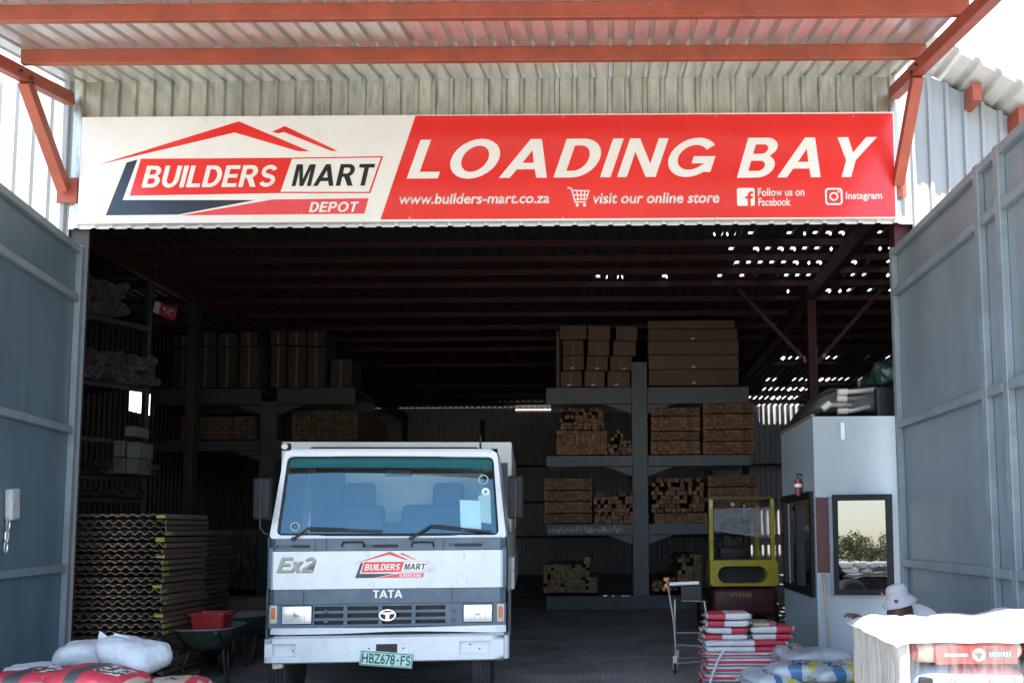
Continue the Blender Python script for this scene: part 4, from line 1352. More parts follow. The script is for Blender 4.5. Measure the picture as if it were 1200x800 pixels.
# worn paint marks along the lowest shelf edge
for i in range(26):
    x = at(644 + i * 3.4, 620, YK).x - rc.x; z = at(700, 620, YK).z + rnd.uniform(-.03, .03)
    box(bm, x, x + rnd.uniform(.02, .05), -.044, -.0412, z - rnd.uniform(.02, .06), z + rnd.uniform(.02, .06), rot=Matrix.Rotation(rnd.uniform(-.6, .6), 3, 'Y'))
o = obj('chalk_mark', bm, SC, rk)
o['kind'] = 'stuff'

# cartons -------------------------------------------------------------
def carton(x0, x1, y0, y1, Y, dep, m, label, group, tilt=0., tag=None, back=.05):
    a = rect_px(x0, x1, y0, y1, Y)
    w_, h_ = a[1] - a[0], a[3] - a[2]
    t = thing('cardboard_box', label, 'box', ((a[0] + a[1]) / 2, Y + back, a[2]), 0, group)
    t.rotation_euler = (0, tilt, 0)
    bm = B(); box(bm, -w_ / 2 + .004, w_ / 2 - .004, 0, dep, .003, h_ - .004, bev=.008, seg=1)
    obj('carton', bm, m, t)
    bm = B(); box(bm, -w_ / 2 + .006, w_ / 2 - .006, -.0015, -.0002, h_ * .5 - .002, h_ * .5 + .002) if w_ > 1 else box(bm, -.02, .02, -.0015, -.0002, .006, h_ - .01)
    obj('tape', bm, mat('packing_tape', (.20, .12, .07), rough=.35), t)
    if tag:
        bm = B(); box(bm, tag[0] * w_ - .035, tag[0] * w_ + .035, -.003, -.0017, tag[1] * h_, tag[1] * h_ + .03 * tag[2]); obj('label_sticker', bm, mat('sticker_white', (.75, .75, .72), rough=.4), t)
    return t


GB = 'cartons on the upper shelf left of the rack column'
cols = [('left', [(657, 682, 434, 453), (659.5, 684.5, 416, 433), (659.5, 684, 398, 415.5), (656, 687.5, 380.5, 397)], -.02),
        ('middle', [(684.5, 708.5, 434, 453), (687, 712, 416.5, 433.5), (688.5, 714, 399, 416), (689, 715, 381, 398.5)], .02),
        ('right', [(711.5, 738, 434, 453), (714.5, 740.5, 416.5, 433.5), (718.5, 745, 399, 416), (721.5, 747, 381.5, 398.5)], .03)]
for cn, bs, tl in cols:
    for i, b_ in enumerate(bs):
        carton(*b_, YK, .8, CARD, '%s brown carton of the %s column, upper shelf left of post' % (ordinal(i, 4), cn), GB, tl, (rnd.uniform(-.1, .2), .1, 1) if i < 2 else None)
carton(649.5, 656.5, 384, 453, YK, .9, CARDD, 'tall grey brown carton standing at the outer end of the upper rack shelf', GB, 0, None, .3)
GL_ = 'long cartons on the upper shelf right of the rack column'
for i, b_ in enumerate([(760.5, 866, 432.5, 451), (760, 866, 415.5, 432), (759.5, 866, 399, 415), (759.8, 864.5, 385, 398.5), (759, 861.5, 375, 384.6)]):
    carton(*b_, YK, .7, CARD, '%s long flat carton of the five stacked right of the rack post' % ordinal(i, 5) if i != 2 else 'long flat carton in the middle of the five stacked right of the rack post', GL_, 0, ((.0, .1, 1.2) if i in (0, 1, 3) else None), .02 + .01 * (i % 2))


# timber --------------------------------------------------------------
def timber(x0, x1, y0, y1, Y, L_, nx, nz, label, group, m=None, messy=.004, straps=True, back=-.02, ragged=0, rz=0.):
    """bundle of sawn boards seen on their ends"""
    a = rect_px(x0, x1, y0, y1, Y)
    w_, h_ = a[1] - a[0], a[3] - a[2]
    t = thing('timber_bundle', label, 'timber', ((a[0] + a[1]) / 2, Y + back, a[2]), rz, group)
    bm = B()
    dw, dh = w_ / nx, h_ / nz
    for i in range(nx):
        for k in range(nz):
            if ragged and rnd.random() < ragged * (k / nz): continue
            cx = -w_ / 2 + dw * (i + .5) + rnd.uniform(-1, 1) * messy; cz = dh * (k + .5) + rnd.uniform(-1, 1) * messy * .3
            o0 = rnd.uniform(-.04, .04)
            box(bm, cx - dw * .47, cx + dw * .47, o0, o0 + L_, cz - dh * .46, cz + dh * .46)
    obj('boards', bm, m or WOOD, t)
    if straps:
        for yy in (.35, L_ * .75):
            bm = B(); e = .008 + messy
            for q in ((-w_ / 2 - e, -w_ / 2 - e + .004, 0, h_), (w_ / 2 + e - .004, w_ / 2 + e, 0, h_), (-w_ / 2 - e, w_ / 2 + e, h_ + .002, h_ + .006)):
                box(bm, q[0], q[1], yy, yy + .02, q[2] + .002, q[3])
            obj('strap', bm, DARK, t)
    return t


def timber_stack(x0, x1, edges, Y, L_, nx, nz, fmt, group, **kw):
    n = len(edges) - 1
    for i in range(n):
        timber(x0 + rnd.uniform(-.6, .6), x1 + rnd.uniform(-.6, .6), edges[i + 1] + .6, edges[i] - .6, Y, L_, nx, nz, fmt % ordinal(i, n), group, **kw)


G1 = 'timber bundles on the middle shelf of the rack'
timber(652.5, 711.5, 504.5, 532.5, YK, 3, 16, 7, 'lower wide bundle of brown boards on the middle shelf left of the post', G1)
timber(657, 708, 478, 503.5, YK, 3, 13, 6, 'loose ragged pile of boards lying on a wide bundle on the middle shelf', G1, messy=.025, ragged=.5, straps=False)
timber(713, 742, 504, 532.5, YK, 3, 8, 7, 'small ragged heap of boards against the left side of the rack post', G1, messy=.02, ragged=.9, straps=False)
timber_stack(763, 820, [532.5, 516, 505, 487.5, 477], YK, 3, 17, 4, '%s bundle of the four deep timber stack right of the post, middle shelf', G1)
timber_stack(824, 883, [532.5, 517, 503, 484.5, 472], YK, 3, 16, 4, '%s bundle of the outermost four deep timber stack on the middle shelf', G1)
G2 = 'timber bundles on the lower shelf of the rack'
timber_stack(638, 694, [613, 601, 587, 574, 560], YK, 3, 15, 4, '%s bundle of the four deep timber stack at the left end, lower shelf', G2)
timber(696, 746, 577, 613, YK, 3, 12, 8, 'uneven timber pile between the lower left stack and the rack post', G2, messy=.015, ragged=.45, straps=False)
timber(767, 829, 601, 613, YK, 3, 16, 3, 'flat timber bundle under a loose pile on the lower shelf', G2)
timber(764, 825, 560, 600, YK, 3, 13, 8, 'loose timber pile on the lower shelf right of the post', G2, messy=.02, ragged=.6, straps=False)
timber_stack(830, 886, [583, 570, 556], YK, 3, 14, 4, '%s of two timber bundles above the yellow forklift', G2)
timber(831, 884, 584, 613, YK, 3, 13, 7, 'timber bundle on the lower shelf hidden behind the forklift roof', G2)
G3 = 'timber piles on the rack base'
timber(637, 690, 661, 694, YK - .1, 2.6, 13, 9, 'pale stacked timber pile on the rack base near the truck', G3, m=WOODL, messy=.006, straps=False, ragged=.2)
timber(690, 700, 676, 694, YK - .1, 2.6, 3, 4, 'narrow pile of short boards beside the pale timber pile', G3, m=WOODL, straps=False)
timber(684, 692, 652, 660.5, YK - .1, 2.6, 2, 2, 'few pale boards lying on top of the pale timber pile', G3, m=WOODL, straps=False)
timber(794, 822, 649, 686, YK - .1, 2.6, 6, 8, 'leaning pale timber pile on the rack base behind the trolley', G3, m=WOODL, messy=.012, straps=False, ragged=.2)
timber(764, 792, 676, 692, YK - .1, 2.6, 6, 4, 'low scattered timber pile at the foot of the rack post', G3, messy=.03, straps=False, ragged=.6)

# far left rack with dimmed cartons
YKL = 18.4
rl, rlc = rack('dim steel rack carrying dim cartons on the left of the hall', YKL, 309, [(455, 474), (516, 528)], 196, 425, 470, False)
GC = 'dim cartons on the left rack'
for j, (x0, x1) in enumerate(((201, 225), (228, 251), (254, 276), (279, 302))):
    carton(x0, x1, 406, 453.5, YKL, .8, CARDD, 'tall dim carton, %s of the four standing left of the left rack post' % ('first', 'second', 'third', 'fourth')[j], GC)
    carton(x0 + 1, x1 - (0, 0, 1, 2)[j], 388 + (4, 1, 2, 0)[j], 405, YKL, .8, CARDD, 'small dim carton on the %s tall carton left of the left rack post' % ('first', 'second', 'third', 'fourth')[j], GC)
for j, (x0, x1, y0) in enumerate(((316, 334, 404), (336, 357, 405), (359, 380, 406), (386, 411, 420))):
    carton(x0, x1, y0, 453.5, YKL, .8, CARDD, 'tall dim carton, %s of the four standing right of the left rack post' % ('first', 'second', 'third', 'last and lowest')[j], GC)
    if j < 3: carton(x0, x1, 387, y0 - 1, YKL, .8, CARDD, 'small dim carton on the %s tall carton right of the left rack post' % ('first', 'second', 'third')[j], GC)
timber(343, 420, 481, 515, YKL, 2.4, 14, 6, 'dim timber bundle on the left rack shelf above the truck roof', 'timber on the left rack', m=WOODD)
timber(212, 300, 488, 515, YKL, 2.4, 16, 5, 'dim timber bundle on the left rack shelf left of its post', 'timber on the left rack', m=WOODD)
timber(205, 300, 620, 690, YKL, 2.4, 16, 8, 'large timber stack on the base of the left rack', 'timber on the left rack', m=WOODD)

# ---------------------------------------------------------------- left side: pipe rack
YP = 12.6
pr_c = at(128, 560, YP)
pk = thing('pipe_rack', 'dark steel pipe rack against the left wall holding bundles of pipes', 'pipe rack', (pr_c.x, YP, 0), R(62))
for yy in (.15, 2.6):
    bm = B(); box(bm, -.75, -.69, yy, yy + .1, .01, at(100, 318, YP).z, bev=.005, seg=1); obj('upright', bm, DARK, pk)
    bm = B(); box(bm, .6, .66, yy, yy + .1, .01, at(100, 318, YP).z, bev=.005, seg=1); obj('upright', bm, DARK, pk)
shz = [at(128, v, YP).z for v in (371, 447, 512, 556, 582, 634)]
for z in shz:
    for yy in (.17, 2.62):
        bm = B(); box(bm, -.689, .599, yy, yy + .06, z - .06, z); obj('arm', bm, DARK, pk)
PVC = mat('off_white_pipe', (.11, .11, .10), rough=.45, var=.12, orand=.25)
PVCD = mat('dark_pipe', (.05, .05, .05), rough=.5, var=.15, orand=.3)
PIPE = {}


def pipe_proto(r, m, L_):
    key = (r, m.name)
    if key not in PIPE:
        bm = B()
        n = 12
        rr = [(r, 0), (r, L_), (r * .86, L_), (r * .86, 0), (r, 0)]
        lathe(bm, rr[:-1], 'Y', n); 
        bm.faces.ensure_lookup_table()
        for f in [f for f in bm.faces if len(f.verts) > 4]: bm.faces.remove(f)
        bm2 = bm
        # end ring
        me = bpy.data.meshes.new('pipe'); 
        vsx = {}
        for yv in (0,):
            o_ = [bm.verts.new((r * math.cos(2 * math.pi * k / n), yv, r * math.sin(2 * math.pi * k / n))) for k in range(n)]
            i_ = [bm.verts.new((r * .86 * math.cos(2 * math.pi * k / n), yv, r * .86 * math.sin(2 * math.pi * k / n))) for k in range(n)]
            for k in range(n): bm.faces.new((o_[k], o_[(k + 1) % n], i_[(k + 1) % n], i_[k]))
        bm.to_mesh(me); bm.free(); me.materials.append(m)
        for p in me.polygons: p.use_smooth = True
        PIPE[key] = me
    return PIPE[key]


def pipes(px0, px1, z, rows, r, m, label, group, slope=0., lmax=3.2):
    x0, x1 = at(px0, 500, YP).x, at(px1, 500, YP).x
    for k in range(rows):
        x = x0 + r + (r * math.cos(R(62)) if k % 2 else 0)
        while x < x1 - r:
            o = bpy.data.objects.new('pipe', pipe_proto(r, m, lmax)); COL.objects.link(o)
            lx = (x - pr_c.x) / math.cos(R(62))
            ly = rnd.uniform(-.22, .12)
            ca, sa = math.cos(R(62)), math.sin(R(62))
            o.location = (pr_c.x + ca * lx - sa * ly, YP + sa * lx + ca * ly, z + r + .002 + k * r * 1.75 + slope * (x - x0))
            o.rotation_euler = (0, 0, R(62))
            tagit(o, label, 'pipe', group)
            x += r * 2.03 * math.cos(R(62))


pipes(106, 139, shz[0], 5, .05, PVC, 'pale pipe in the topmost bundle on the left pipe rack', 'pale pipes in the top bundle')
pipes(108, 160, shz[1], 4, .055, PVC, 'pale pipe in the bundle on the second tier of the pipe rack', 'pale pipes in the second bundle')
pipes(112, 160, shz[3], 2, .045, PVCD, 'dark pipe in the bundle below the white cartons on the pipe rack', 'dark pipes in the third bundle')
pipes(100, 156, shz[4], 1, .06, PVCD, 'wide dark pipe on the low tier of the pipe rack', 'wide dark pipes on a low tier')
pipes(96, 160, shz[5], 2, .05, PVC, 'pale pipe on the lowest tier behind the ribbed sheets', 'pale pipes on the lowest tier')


def simple_box(name, x0, x1, y0, y1, Y, dep, m, label, cat, group=None, tape=True):
    a = rect_px(x0, x1, y0, y1, Y)
    w_, h_ = a[1] - a[0], a[3] - a[2]
    t = thing(name, label, cat, ((a[0] + a[1]) / 2, Y, a[2] + .002), 0, group)
    bm = B(); box(bm, -w_ / 2, w_ / 2, 0, dep, 0, h_, bev=.01, seg=1); obj('carton', bm, m, t)
    bm = B(); box(bm, -w_ / 2 + .002, w_ / 2 - .002, -.003, -.0006, h_ * .78, h_ * .82); obj('flap_edge', bm, DARK, t)
    return t


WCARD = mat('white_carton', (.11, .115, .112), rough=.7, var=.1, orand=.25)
GW = 'white cartons on the pipe rack'
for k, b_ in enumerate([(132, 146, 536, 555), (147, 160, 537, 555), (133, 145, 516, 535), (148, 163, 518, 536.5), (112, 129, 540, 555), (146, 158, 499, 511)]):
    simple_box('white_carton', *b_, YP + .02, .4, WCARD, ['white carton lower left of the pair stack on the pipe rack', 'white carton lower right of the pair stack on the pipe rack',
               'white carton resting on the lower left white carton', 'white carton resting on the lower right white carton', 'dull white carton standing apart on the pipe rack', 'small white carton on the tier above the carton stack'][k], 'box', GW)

# ---------------------------------------------------------------- stack of ribbed sheets
YSK = 9.62
sx0 = at(74, 700, YSK).x - .35
sx1 = at(190, 700, YSK).x
zt_ = at(130, 599, YSK).z
NS = 29
dz = (zt_ - .12) / NS
RUST = mat('brown_coated_sheet', (.12, .085, .062), rough=.42, var=.3, scale=14, metal=.2, orand=.3, dirt=(.24, .19, .14), dirt_amt=.5, dirt_scale=18)
MARK = mat('yellow_spray_mark', (.24, .26, .03), rough=.6, var=.2, scale=20)
wS, lS = sx1 - sx0, 1.0
# each sheet: zigzag ribs across x, running back along y, thick folded front lip
bm = B()
npk = 13
pts = []
for i in range(npk * 4 + 1):
    u = i / (npk * 4)
    ph = i % 4
    pts.append((u * wS, (.0, .03, .034, .004)[ph] if i < npk * 4 else 0.))
lines = []
for off, yy in ((0, 0), (0, lS)):
    lines.append([bm.verts.new((x, yy, z)) for x, z in pts])
for j in range(len(pts) - 1): bm.faces.new((lines[0][j], lines[0][j + 1], lines[1][j + 1], lines[1][j]))
r_ = bmesh.ops.extrude_face_region(bm, geom=bm.faces[:])
bmesh.ops.translate(bm, vec=(0, 0, -.012), verts=[v for v in r_['geom'] if isinstance(v, bmesh.types.BMVert)])
# side lip, seen as straight lines along the right face
box(bm, wS - .004, wS + .012, -.004, lS, -.018, .026)
sheet_me = obj('tmp', bm, RUST); sm = sheet_me.data; bpy.data.objects.remove(sheet_me)
sm2 = sm.copy()
for v in sm2.vertices:
    if v.co.x < wS - .02: v.co.z = (.034 - v.co.z) if v.co.z >= -.0001 else (.010 - v.co.z)
bm = B(); box(bm, wS - .075, wS + .0135, -.009, -.0045, -.016, .024); mk = obj('tmp', bm, MARK); mkm = mk.data; bpy.data.objects.remove(mk)
bm = B(); box(bm, wS + .0125, wS + .0145, -.009, .11, -.014, .022); mk = obj('tmp', bm, MARK); mkm2 = mk.data; bpy.data.objects.remove(mk)
for i in range(NS):
    lab = 'topmost brown ribbed sheet of the tall stack beside the left gate' if i == NS - 1 else ('lowest brown ribbed sheet of the tall stack beside the left gate' if i == 0 else
          'brown ribbed sheet within the tall stack beside the left gate')
    o = bpy.data.objects.new('ribbed_sheet', sm if i % 2 else sm2); COL.objects.link(o)
    o.location = (sx0 + rnd.uniform(-.02, .02), YSK + rnd.uniform(-.03, .02), .12 + dz * i)
    o.rotation_euler = (0, rnd.uniform(-.004, .004), rnd.uniform(-.012, .012))
    tagit(o, lab, 'roof sheet', 'brown ribbed sheets in the tall stack')
    if rnd.random() < .72:
        m_ = bpy.data.objects.new('paint_mark', mkm if rnd.random() < .6 else mkm2); COL.objects.link(m_); m_.parent = o; k_ = rnd.uniform(.5, 1.1); m_.scale = (1, 1, k_)
t = thing('pallet', 'low timber pallet under the stack of brown ribbed sheets', 'pallet', (sx0, YSK, 0))
for i in range(3):
    bm = B(); box(bm, wS * .45 * i + .02, wS * .45 * i + .12, .02, .97, .01, .09); obj('bearer', bm, WOOD, t)
# shorter stack behind, its corner showing
sx2 = at(224, 700, 10.95).x
for i in range(26):
    o = bpy.data.objects.new('ribbed_sheet', sm); COL.objects.link(o)
    o.location = (sx2 - wS + rnd.uniform(-.02, .02), 10.98 + rnd.uniform(-.02, .02), .12 + dz * i)
    tagit(o, 'brown ribbed sheet in the second stack close behind the tall one', 'roof sheet', 'brown ribbed sheets in the second stack')

# loose long beam on the floor behind the barrows
a = at(258, 713, 13.2); b_ = at(330, 704, 14.5)
t = thing('timber_beam', 'long pale timber beam lying across behind the wheelbarrows', 'timber', (a.x, a.y, a.z))
bm = B(); beam(bm, Vector((-.5, -.3, 0)), b_ - a + Vector((.8, .6, .05)), .12, .16); obj('beam', bm, WOODL, t)
bm = B(); p_ = b_ - a; box(bm, p_.x - .1, p_.x + .1, p_.y + .2, p_.y + .4, -a.z + .01, p_.z - .06); obj('prop', bm, WOOD, t)
bm = B(); box(bm, -.3, -.1, -.4, -.2, -a.z + .01, -.1); obj('prop', bm, WOOD, t)

# ---------------------------------------------------------------- wheelbarrows
BARROW = mat('dark_green_barrow_paint', (.03, .055, .05), rough=.45, var=.25, scale=8, dirt=(.2, .2, .19), dirt_amt=.5, dirt_scale=5)
TRAYI = mat('worn_barrow_inside', (.17, .19, .19), rough=.6, var=.3, scale=9)


def barrow(label, x, y, rz, s=1.):
    t = thing('wheelbarrow', label, 'wheelbarrow', (x, y, 0), rz, 'green wheelbarrows behind the sacks')
    # nose towards -y: tray rings from the floor up
    def ring_(z, hw, y0, y1, nn=16):
        out = []
        for k in range(nn):
            a = 2 * math.pi * k / nn
            cx, cy = math.cos(a), math.sin(a)
            e = .65
            out.append((hw * math.copysign(abs(cx) ** e, cx), (y0 + y1) / 2 + (y1 - y0) / 2 * math.copysign(abs(cy) ** e, cy), z))
        return out
    bm = B()
    levels = [(.36, .16, -.2, .25), (.42, .22, -.27, .34), (.52, .285, -.36, .44), (.585, .31, -.42, .5)]
    R_ = [[bm.verts.new(p) for p in ring_(*l)] for l in levels]
    for A_, C_ in zip(R_[:-1], R_[1:]):
        for k in range(16): bm.faces.new((A_[k], A_[(k + 1) % 16], C_[(k + 1) % 16], C_[k]))
    bm.faces.new(R_[0][::-1])
    tray = obj('tray', bm, BARROW, t, smooth=True)
    bm = B()
    R_ = [[bm.verts.new((p[0] * .97, p[1] * .97 + .001, p[2] + .006)) for p in ring_(*l)] for l in levels]
    for A_, C_ in zip(R_[:-1], R_[1:]):
        for k in range(16): bm.faces.new((A_[k], A_[(k + 1) % 16], C_[(k + 1) % 16], C_[k]))
    bm.faces.new(R_[0])
    obj('tray_lining', bm, TRAYI, tray, smooth=True)
    bm = B(); tube(bm, [Vector(p) for p in ring_(.588, .313, -.424, .504, 24)], .011, 6, closed=True); obj('rim', bm, TRAYI, tray, smooth=True)
    for s_ in (-1, 1):
        bm = B()
        tube(bm, [(s_ * .05, -.5, .2), (s_ * .14, -.2, .33), (s_ * .23, .3, .37), (s_ * .29, .7, .55), (s_ * .29, .85, .6)], .017, 8); obj('handle', bm, DARK, t, smooth=True)
        bm = B(); tube(bm, [(s_ * .2, .1, .35), (s_ * .25, .24, .03), (s_ * .25, .32, .02), (s_ * .23, .38, .38)], .014, 8); obj('leg', bm, DARK, t, smooth=True)
        bm = B(); tube(bm, [(s_ * .17, -.28, .5), (s_ * .1, -.42, .3), (s_ * .055, -.5, .2)], .012, 6); obj('brace', bm, SILVER, t, smooth=True)
    bm = B(); lathe(bm, [(.07, -.03), (.15, -.045), (.185, -.03), (.19, 0), (.185, .03), (.15, .045), (.07, .03)], 'X', 24, (0, -.5, .195))
    wl = obj('wheel', bm, BLACK, t, smooth=True)
    bm = B(); lathe(bm, [(0, -.05), (.03, -.05), (.03, -.02), (.075, -.02), (.075, .02), (.03, .02), (.03, .05), (0, .05)], 'X', 16, (0, -.5, .195)); obj('hub', bm, SILVER, wl)
    return t


p = at(246, 752, 10.3)
bw = barrow('dark green wheelbarrow with a red plastic tub in its tray', p.x, 10.35, R(186))
p2 = at(288, 742, 11.7)
barrow('second green wheelbarrow standing empty behind the one with the red tub', p2.x, 11.8, R(160))
# red tub in the tray
q = at(248.5, 757, 10.2)
t = thing('plastic_tub', 'red plastic tub sitting in the front wheelbarrow', 'tub', (p.x + .015, 10.3, .465))
RTUB = mat('red_plastic', (.38, .03, .035), rough=.4, var=.08)
bm = B()
L0 = [(-.16, -.15), (.16, -.15), (.16, .15), (-.16, .15)]
def rr_ring(bm, hx, hy, z, r=.04): return [bm.verts.new((x_, y_, z)) for x_, y_ in rrect(0, 0, hx, hy, r, 4)]
rg = [rr_ring(bm, .15, .13, 0), rr_ring(bm, .185, .16, .25), rr_ring(bm, .2, .175, .25), rr_ring(bm, .2, .175, .275), rr_ring(bm, .18, .155, .275), rr_ring(bm, .145, .125, .01)]
for A_, C_ in zip(rg[:-1], rg[1:]):
    for k in range(len(A_)): bm.faces.new((A_[k], A_[(k + 1) % len(A_)], C_[(k + 1) % len(A_)], C_[k]))
bm.faces.new(rg[0][::-1]); bm.faces.new(rg[-1])
obj('body', bm, RTUB, t, smooth=True)
for s_ in (-1, 1):
    bm = B(); tube(bm, [(s_ * .2, -.06, .262), (s_ * .225, -.05, .255), (s_ * .225, .05, .255), (s_ * .2, .06, .262)], .008, 6); obj('handle', bm, RTUB, t, smooth=True)

# ---------------------------------------------------------------- bags
def bag_mat(name, stops, axis=0, rough=.55, patch=None, var=.08, warp=.07):
    """printed paper or woven bag: bands of colour along the bag (its own surface print), scuffed, with a block of small print"""
    m = bpy.data.materials.new(name); m.use_nodes = True
    N, L = m.node_tree.nodes, m.node_tree.links
    b = N['Principled BSDF']; b.inputs['Roughness'].default_value = rough
    tc = N.new('ShaderNodeTexCoord'); sp_ = N.new('ShaderNodeSeparateXYZ')
    wn = N.new('ShaderNodeTexNoise'); wn.inputs['Scale'].default_value = 5; wn.inputs['Detail'].default_value = 3
    L.new(tc.outputs['Object'], wn.inputs['Vector'])
    ws1 = N.new('ShaderNodeVectorMath'); ws1.operation = 'SUBTRACT'; ws1.inputs[1].default_value = (.5, .5, .5); L.new(wn.outputs['Color'], ws1.inputs[0])
    ws2 = N.new('ShaderNodeVectorMath'); ws2.operation = 'SCALE'; ws2.inputs['Scale'].default_value = warp; L.new(ws1.outputs[0], ws2.inputs[0])
    ws3 = N.new('ShaderNodeVectorMath'); L.new(tc.outputs['Generated'], ws3.inputs[0]); L.new(ws2.outputs[0], ws3.inputs[1])
    L.new(ws3.outputs[0], sp_.inputs[0])
    cr = N.new('ShaderNodeValToRGB'); cr.color_ramp.interpolation = 'CONSTANT'
    els = cr.color_ramp.elements
    while len(els) < len(stops): els.new(.5)
    for e, (p_, c_) in zip(els, stops): e.position = p_; e.color = (*c_, 1)
    L.new(sp_.outputs[axis], cr.inputs[0])
    col = cr.outputs[0]
    if patch:
        (x0, x1), (y0, y1), c_ = patch
        def rng(src, lo, hi):
            a = N.new('ShaderNodeMath'); a.operation = 'GREATER_THAN'; a.inputs[1].default_value = lo; L.new(src, a.inputs[0])
            d = N.new('ShaderNodeMath'); d.operation = 'LESS_THAN'; d.inputs[1].default_value = hi; L.new(src, d.inputs[0])
            e = N.new('ShaderNodeMath'); e.operation = 'MULTIPLY'; L.new(a.outputs[0], e.inputs[0]); L.new(d.outputs[0], e.inputs[1])
            return e.outputs[0]
        mm = N.new('ShaderNodeMath'); mm.operation = 'MULTIPLY'
        L.new(rng(sp_.outputs[0], x0, x1), mm.inputs[0]); L.new(rng(sp_.outputs[1], y0, y1), mm.inputs[1])
        mx = N.new('ShaderNodeMix'); mx.data_type = 'RGBA'; L.new(mm.outputs[0], mx.inputs[0]); L.new(col, mx.inputs[6]); mx.inputs[7].default_value = (*c_, 1)
        wv = N.new('ShaderNodeTexNoise'); wv.inputs['Scale'].default_value = 14; wv.inputs['Detail'].default_value = 3
        L.new(tc.outputs['Generated'], wv.inputs['Vector'])
        th = N.new('ShaderNodeMath'); th.operation = 'GREATER_THAN'; th.inputs[1].default_value = .53; L.new(wv.outputs['Fac'], th.inputs[0])
        m3 = N.new('ShaderNodeMath'); m3.operation = 'MULTIPLY'; L.new(th.outputs[0], m3.inputs[0]); L.new(mm.outputs[0], m3.inputs[1])
        mx2 = N.new('ShaderNodeMix'); mx2.data_type = 'RGBA'; L.new(m3.outputs[0], mx2.inputs[0]); L.new(mx.outputs[2], mx2.inputs[6]); mx2.inputs[7].default_value = (.55, .53, .48, 1)
        col = mx2.outputs[2]
    nz = N.new('ShaderNodeTexNoise'); nz.inputs['Scale'].default_value = 7; nz.inputs['Detail'].default_value = 7; L.new(tc.outputs['Object'], nz.inputs['Vector'])
    rm = N.new('ShaderNodeMapRange'); rm.inputs['From Min'].default_value = .3; rm.inputs['From Max'].default_value = .7; rm.inputs['To Min'].default_value = 1 - var * 2; rm.inputs['To Max'].default_value = 1 + var
    L.new(nz.outputs['Fac'], rm.inputs[0])
    vm = N.new('ShaderNodeVectorMath'); vm.operation = 'SCALE'; L.new(col, vm.inputs[0]); L.new(rm.outputs[0], vm.inputs['Scale'])
    L.new(vm.outputs[0], b.inputs['Base Color'])
    bp = N.new('ShaderNodeBump'); bp.inputs['Strength'].default_value = .35; bp.inputs['Distance'].default_value = .015
    L.new(nz.outputs['Fac'], bp.inputs['Height']); L.new(bp.outputs[0], b.inputs['Normal'])
    MATS[name] = m
    return m


WHT, REDB, DRK, BEI = (.50, .51, .52), (.40, .028, .05), (.05, .055, .06), (.34, .27, .2)
BAG_RW = bag_mat('red_white_bag', [(0, WHT), (.04, REDB), (.42, WHT)], patch=((.5, .92), (.2, .8), (.5, .12, .12)))
BAG_WR = bag_mat('white_red_bag', [(0, WHT), (.58, REDB), (.95, WHT)], patch=((.1, .5), (.2, .8), (.56, .4, .36)))
BAG_STRIPE = bag_mat('red_striped_bag', [(0, WHT), (.3, REDB), (.66, WHT)], axis=2)
BAG_RED = bag_mat('red_cement_bag', [(0, BEI), (.06, REDB), (.36, DRK), (.52, REDB), (.94, BEI)], patch=((.55, .86), (.25, .7), DRK))
BAG_BEI = bag_mat('beige_cement_bag', [(0, BEI), (.12, (.32, .27, .22)), (.3, BEI), (.75, REDB), (.92, BEI)], patch=((.35, .6), (.3, .7), DRK))
SACKM = mat('white_woven_sack', (.42, .47, .50), rough=.7, var=.1, scale=9, bump=.55, bscale=16, dirt=(.3, .31, .3), dirt_amt=.4, dirt_scale=6)
BAG_BLU = bag_mat('blue_yellow_bag', [(0, (.34, .40, .43)), (.30, (.05, .15, .30)), (.44, (.34, .40, .43)), (.55, (.40, .36, .04)), (.72, (.30, .36, .38)), (.9, (.07, .17, .30))], rough=.25, warp=.3, patch=((.3, .6), (.35, .65), (.02, .08, .2)))


def bag_bm(w_, d_, h_, seed, e=.42, lump=.03, sag=0., ez=.75):
    rr = random.Random(seed)
    off = Vector((rr.uniform(0, 50), rr.uniform(0, 50), rr.uniform(0, 50)))
    bm = B()
    nu, nv = 56, 20
    sg_ = lambda v, p_: math.copysign(abs(v) ** p_, v)
    rows = []
    for j in range(nv + 1):
        ph = -math.pi / 2 + math.pi * j / nv
        row = []
        for i in range(nu):
            th = 2 * math.pi * i / nu
            x = w_ / 2 * sg_(math.cos(ph), .55) * sg_(math.cos(th), e)
            y = d_ / 2 * sg_(math.cos(ph), .55) * sg_(math.sin(th), e)
            z = h_ / 2 * sg_(math.sin(ph), ez)
            k = abs(x) / (w_ / 2)
            z *= 1 - .35 * k ** 6
            p = Vector((x, y, z + h_ / 2))
            n_ = mnoise.noise(p * 5 + off) * lump + mnoise.noise(p * 13 + off) * lump * .35
            p += Vector((x, y, z * 1.5)).normalized() * n_
            wr = max(0, k - .45)
            p += Vector((0, 0, 1)) * (mnoise.noise(Vector((x * 6, y * 34, z * 6)) + off) * .03 * wr)
            p += Vector((x, y, z)).normalized() * (mnoise.noise(p * 24 + off) * lump * .16)
            if p.z < h_ * .16: p.z = h_ * .16 - (h_ * .16 - p.z) * .35
            p.z -= sag * (2 * x / w_) ** 2
            row.append(p)
        rows.append(row)
    V = []
    for j, row in enumerate(rows):
        if j in (0, nv): V.append([bm.verts.new(sum(row, Vector()) / nu)])
        else: V.append([bm.verts.new(p) for p in row])
    for j in range(nv):
        A_, C_ = V[j], V[j + 1]
        for i in range(nu):
            k = (i + 1) % nu
            if len(A_) == 1: bm.faces.new((A_[0], C_[k], C_[i]))
            elif len(C_) == 1: bm.faces.new((A_[i], A_[k], C_[0]))
            else: bm.faces.new((A_[i], A_[k], C_[k], C_[i]))
    return bm


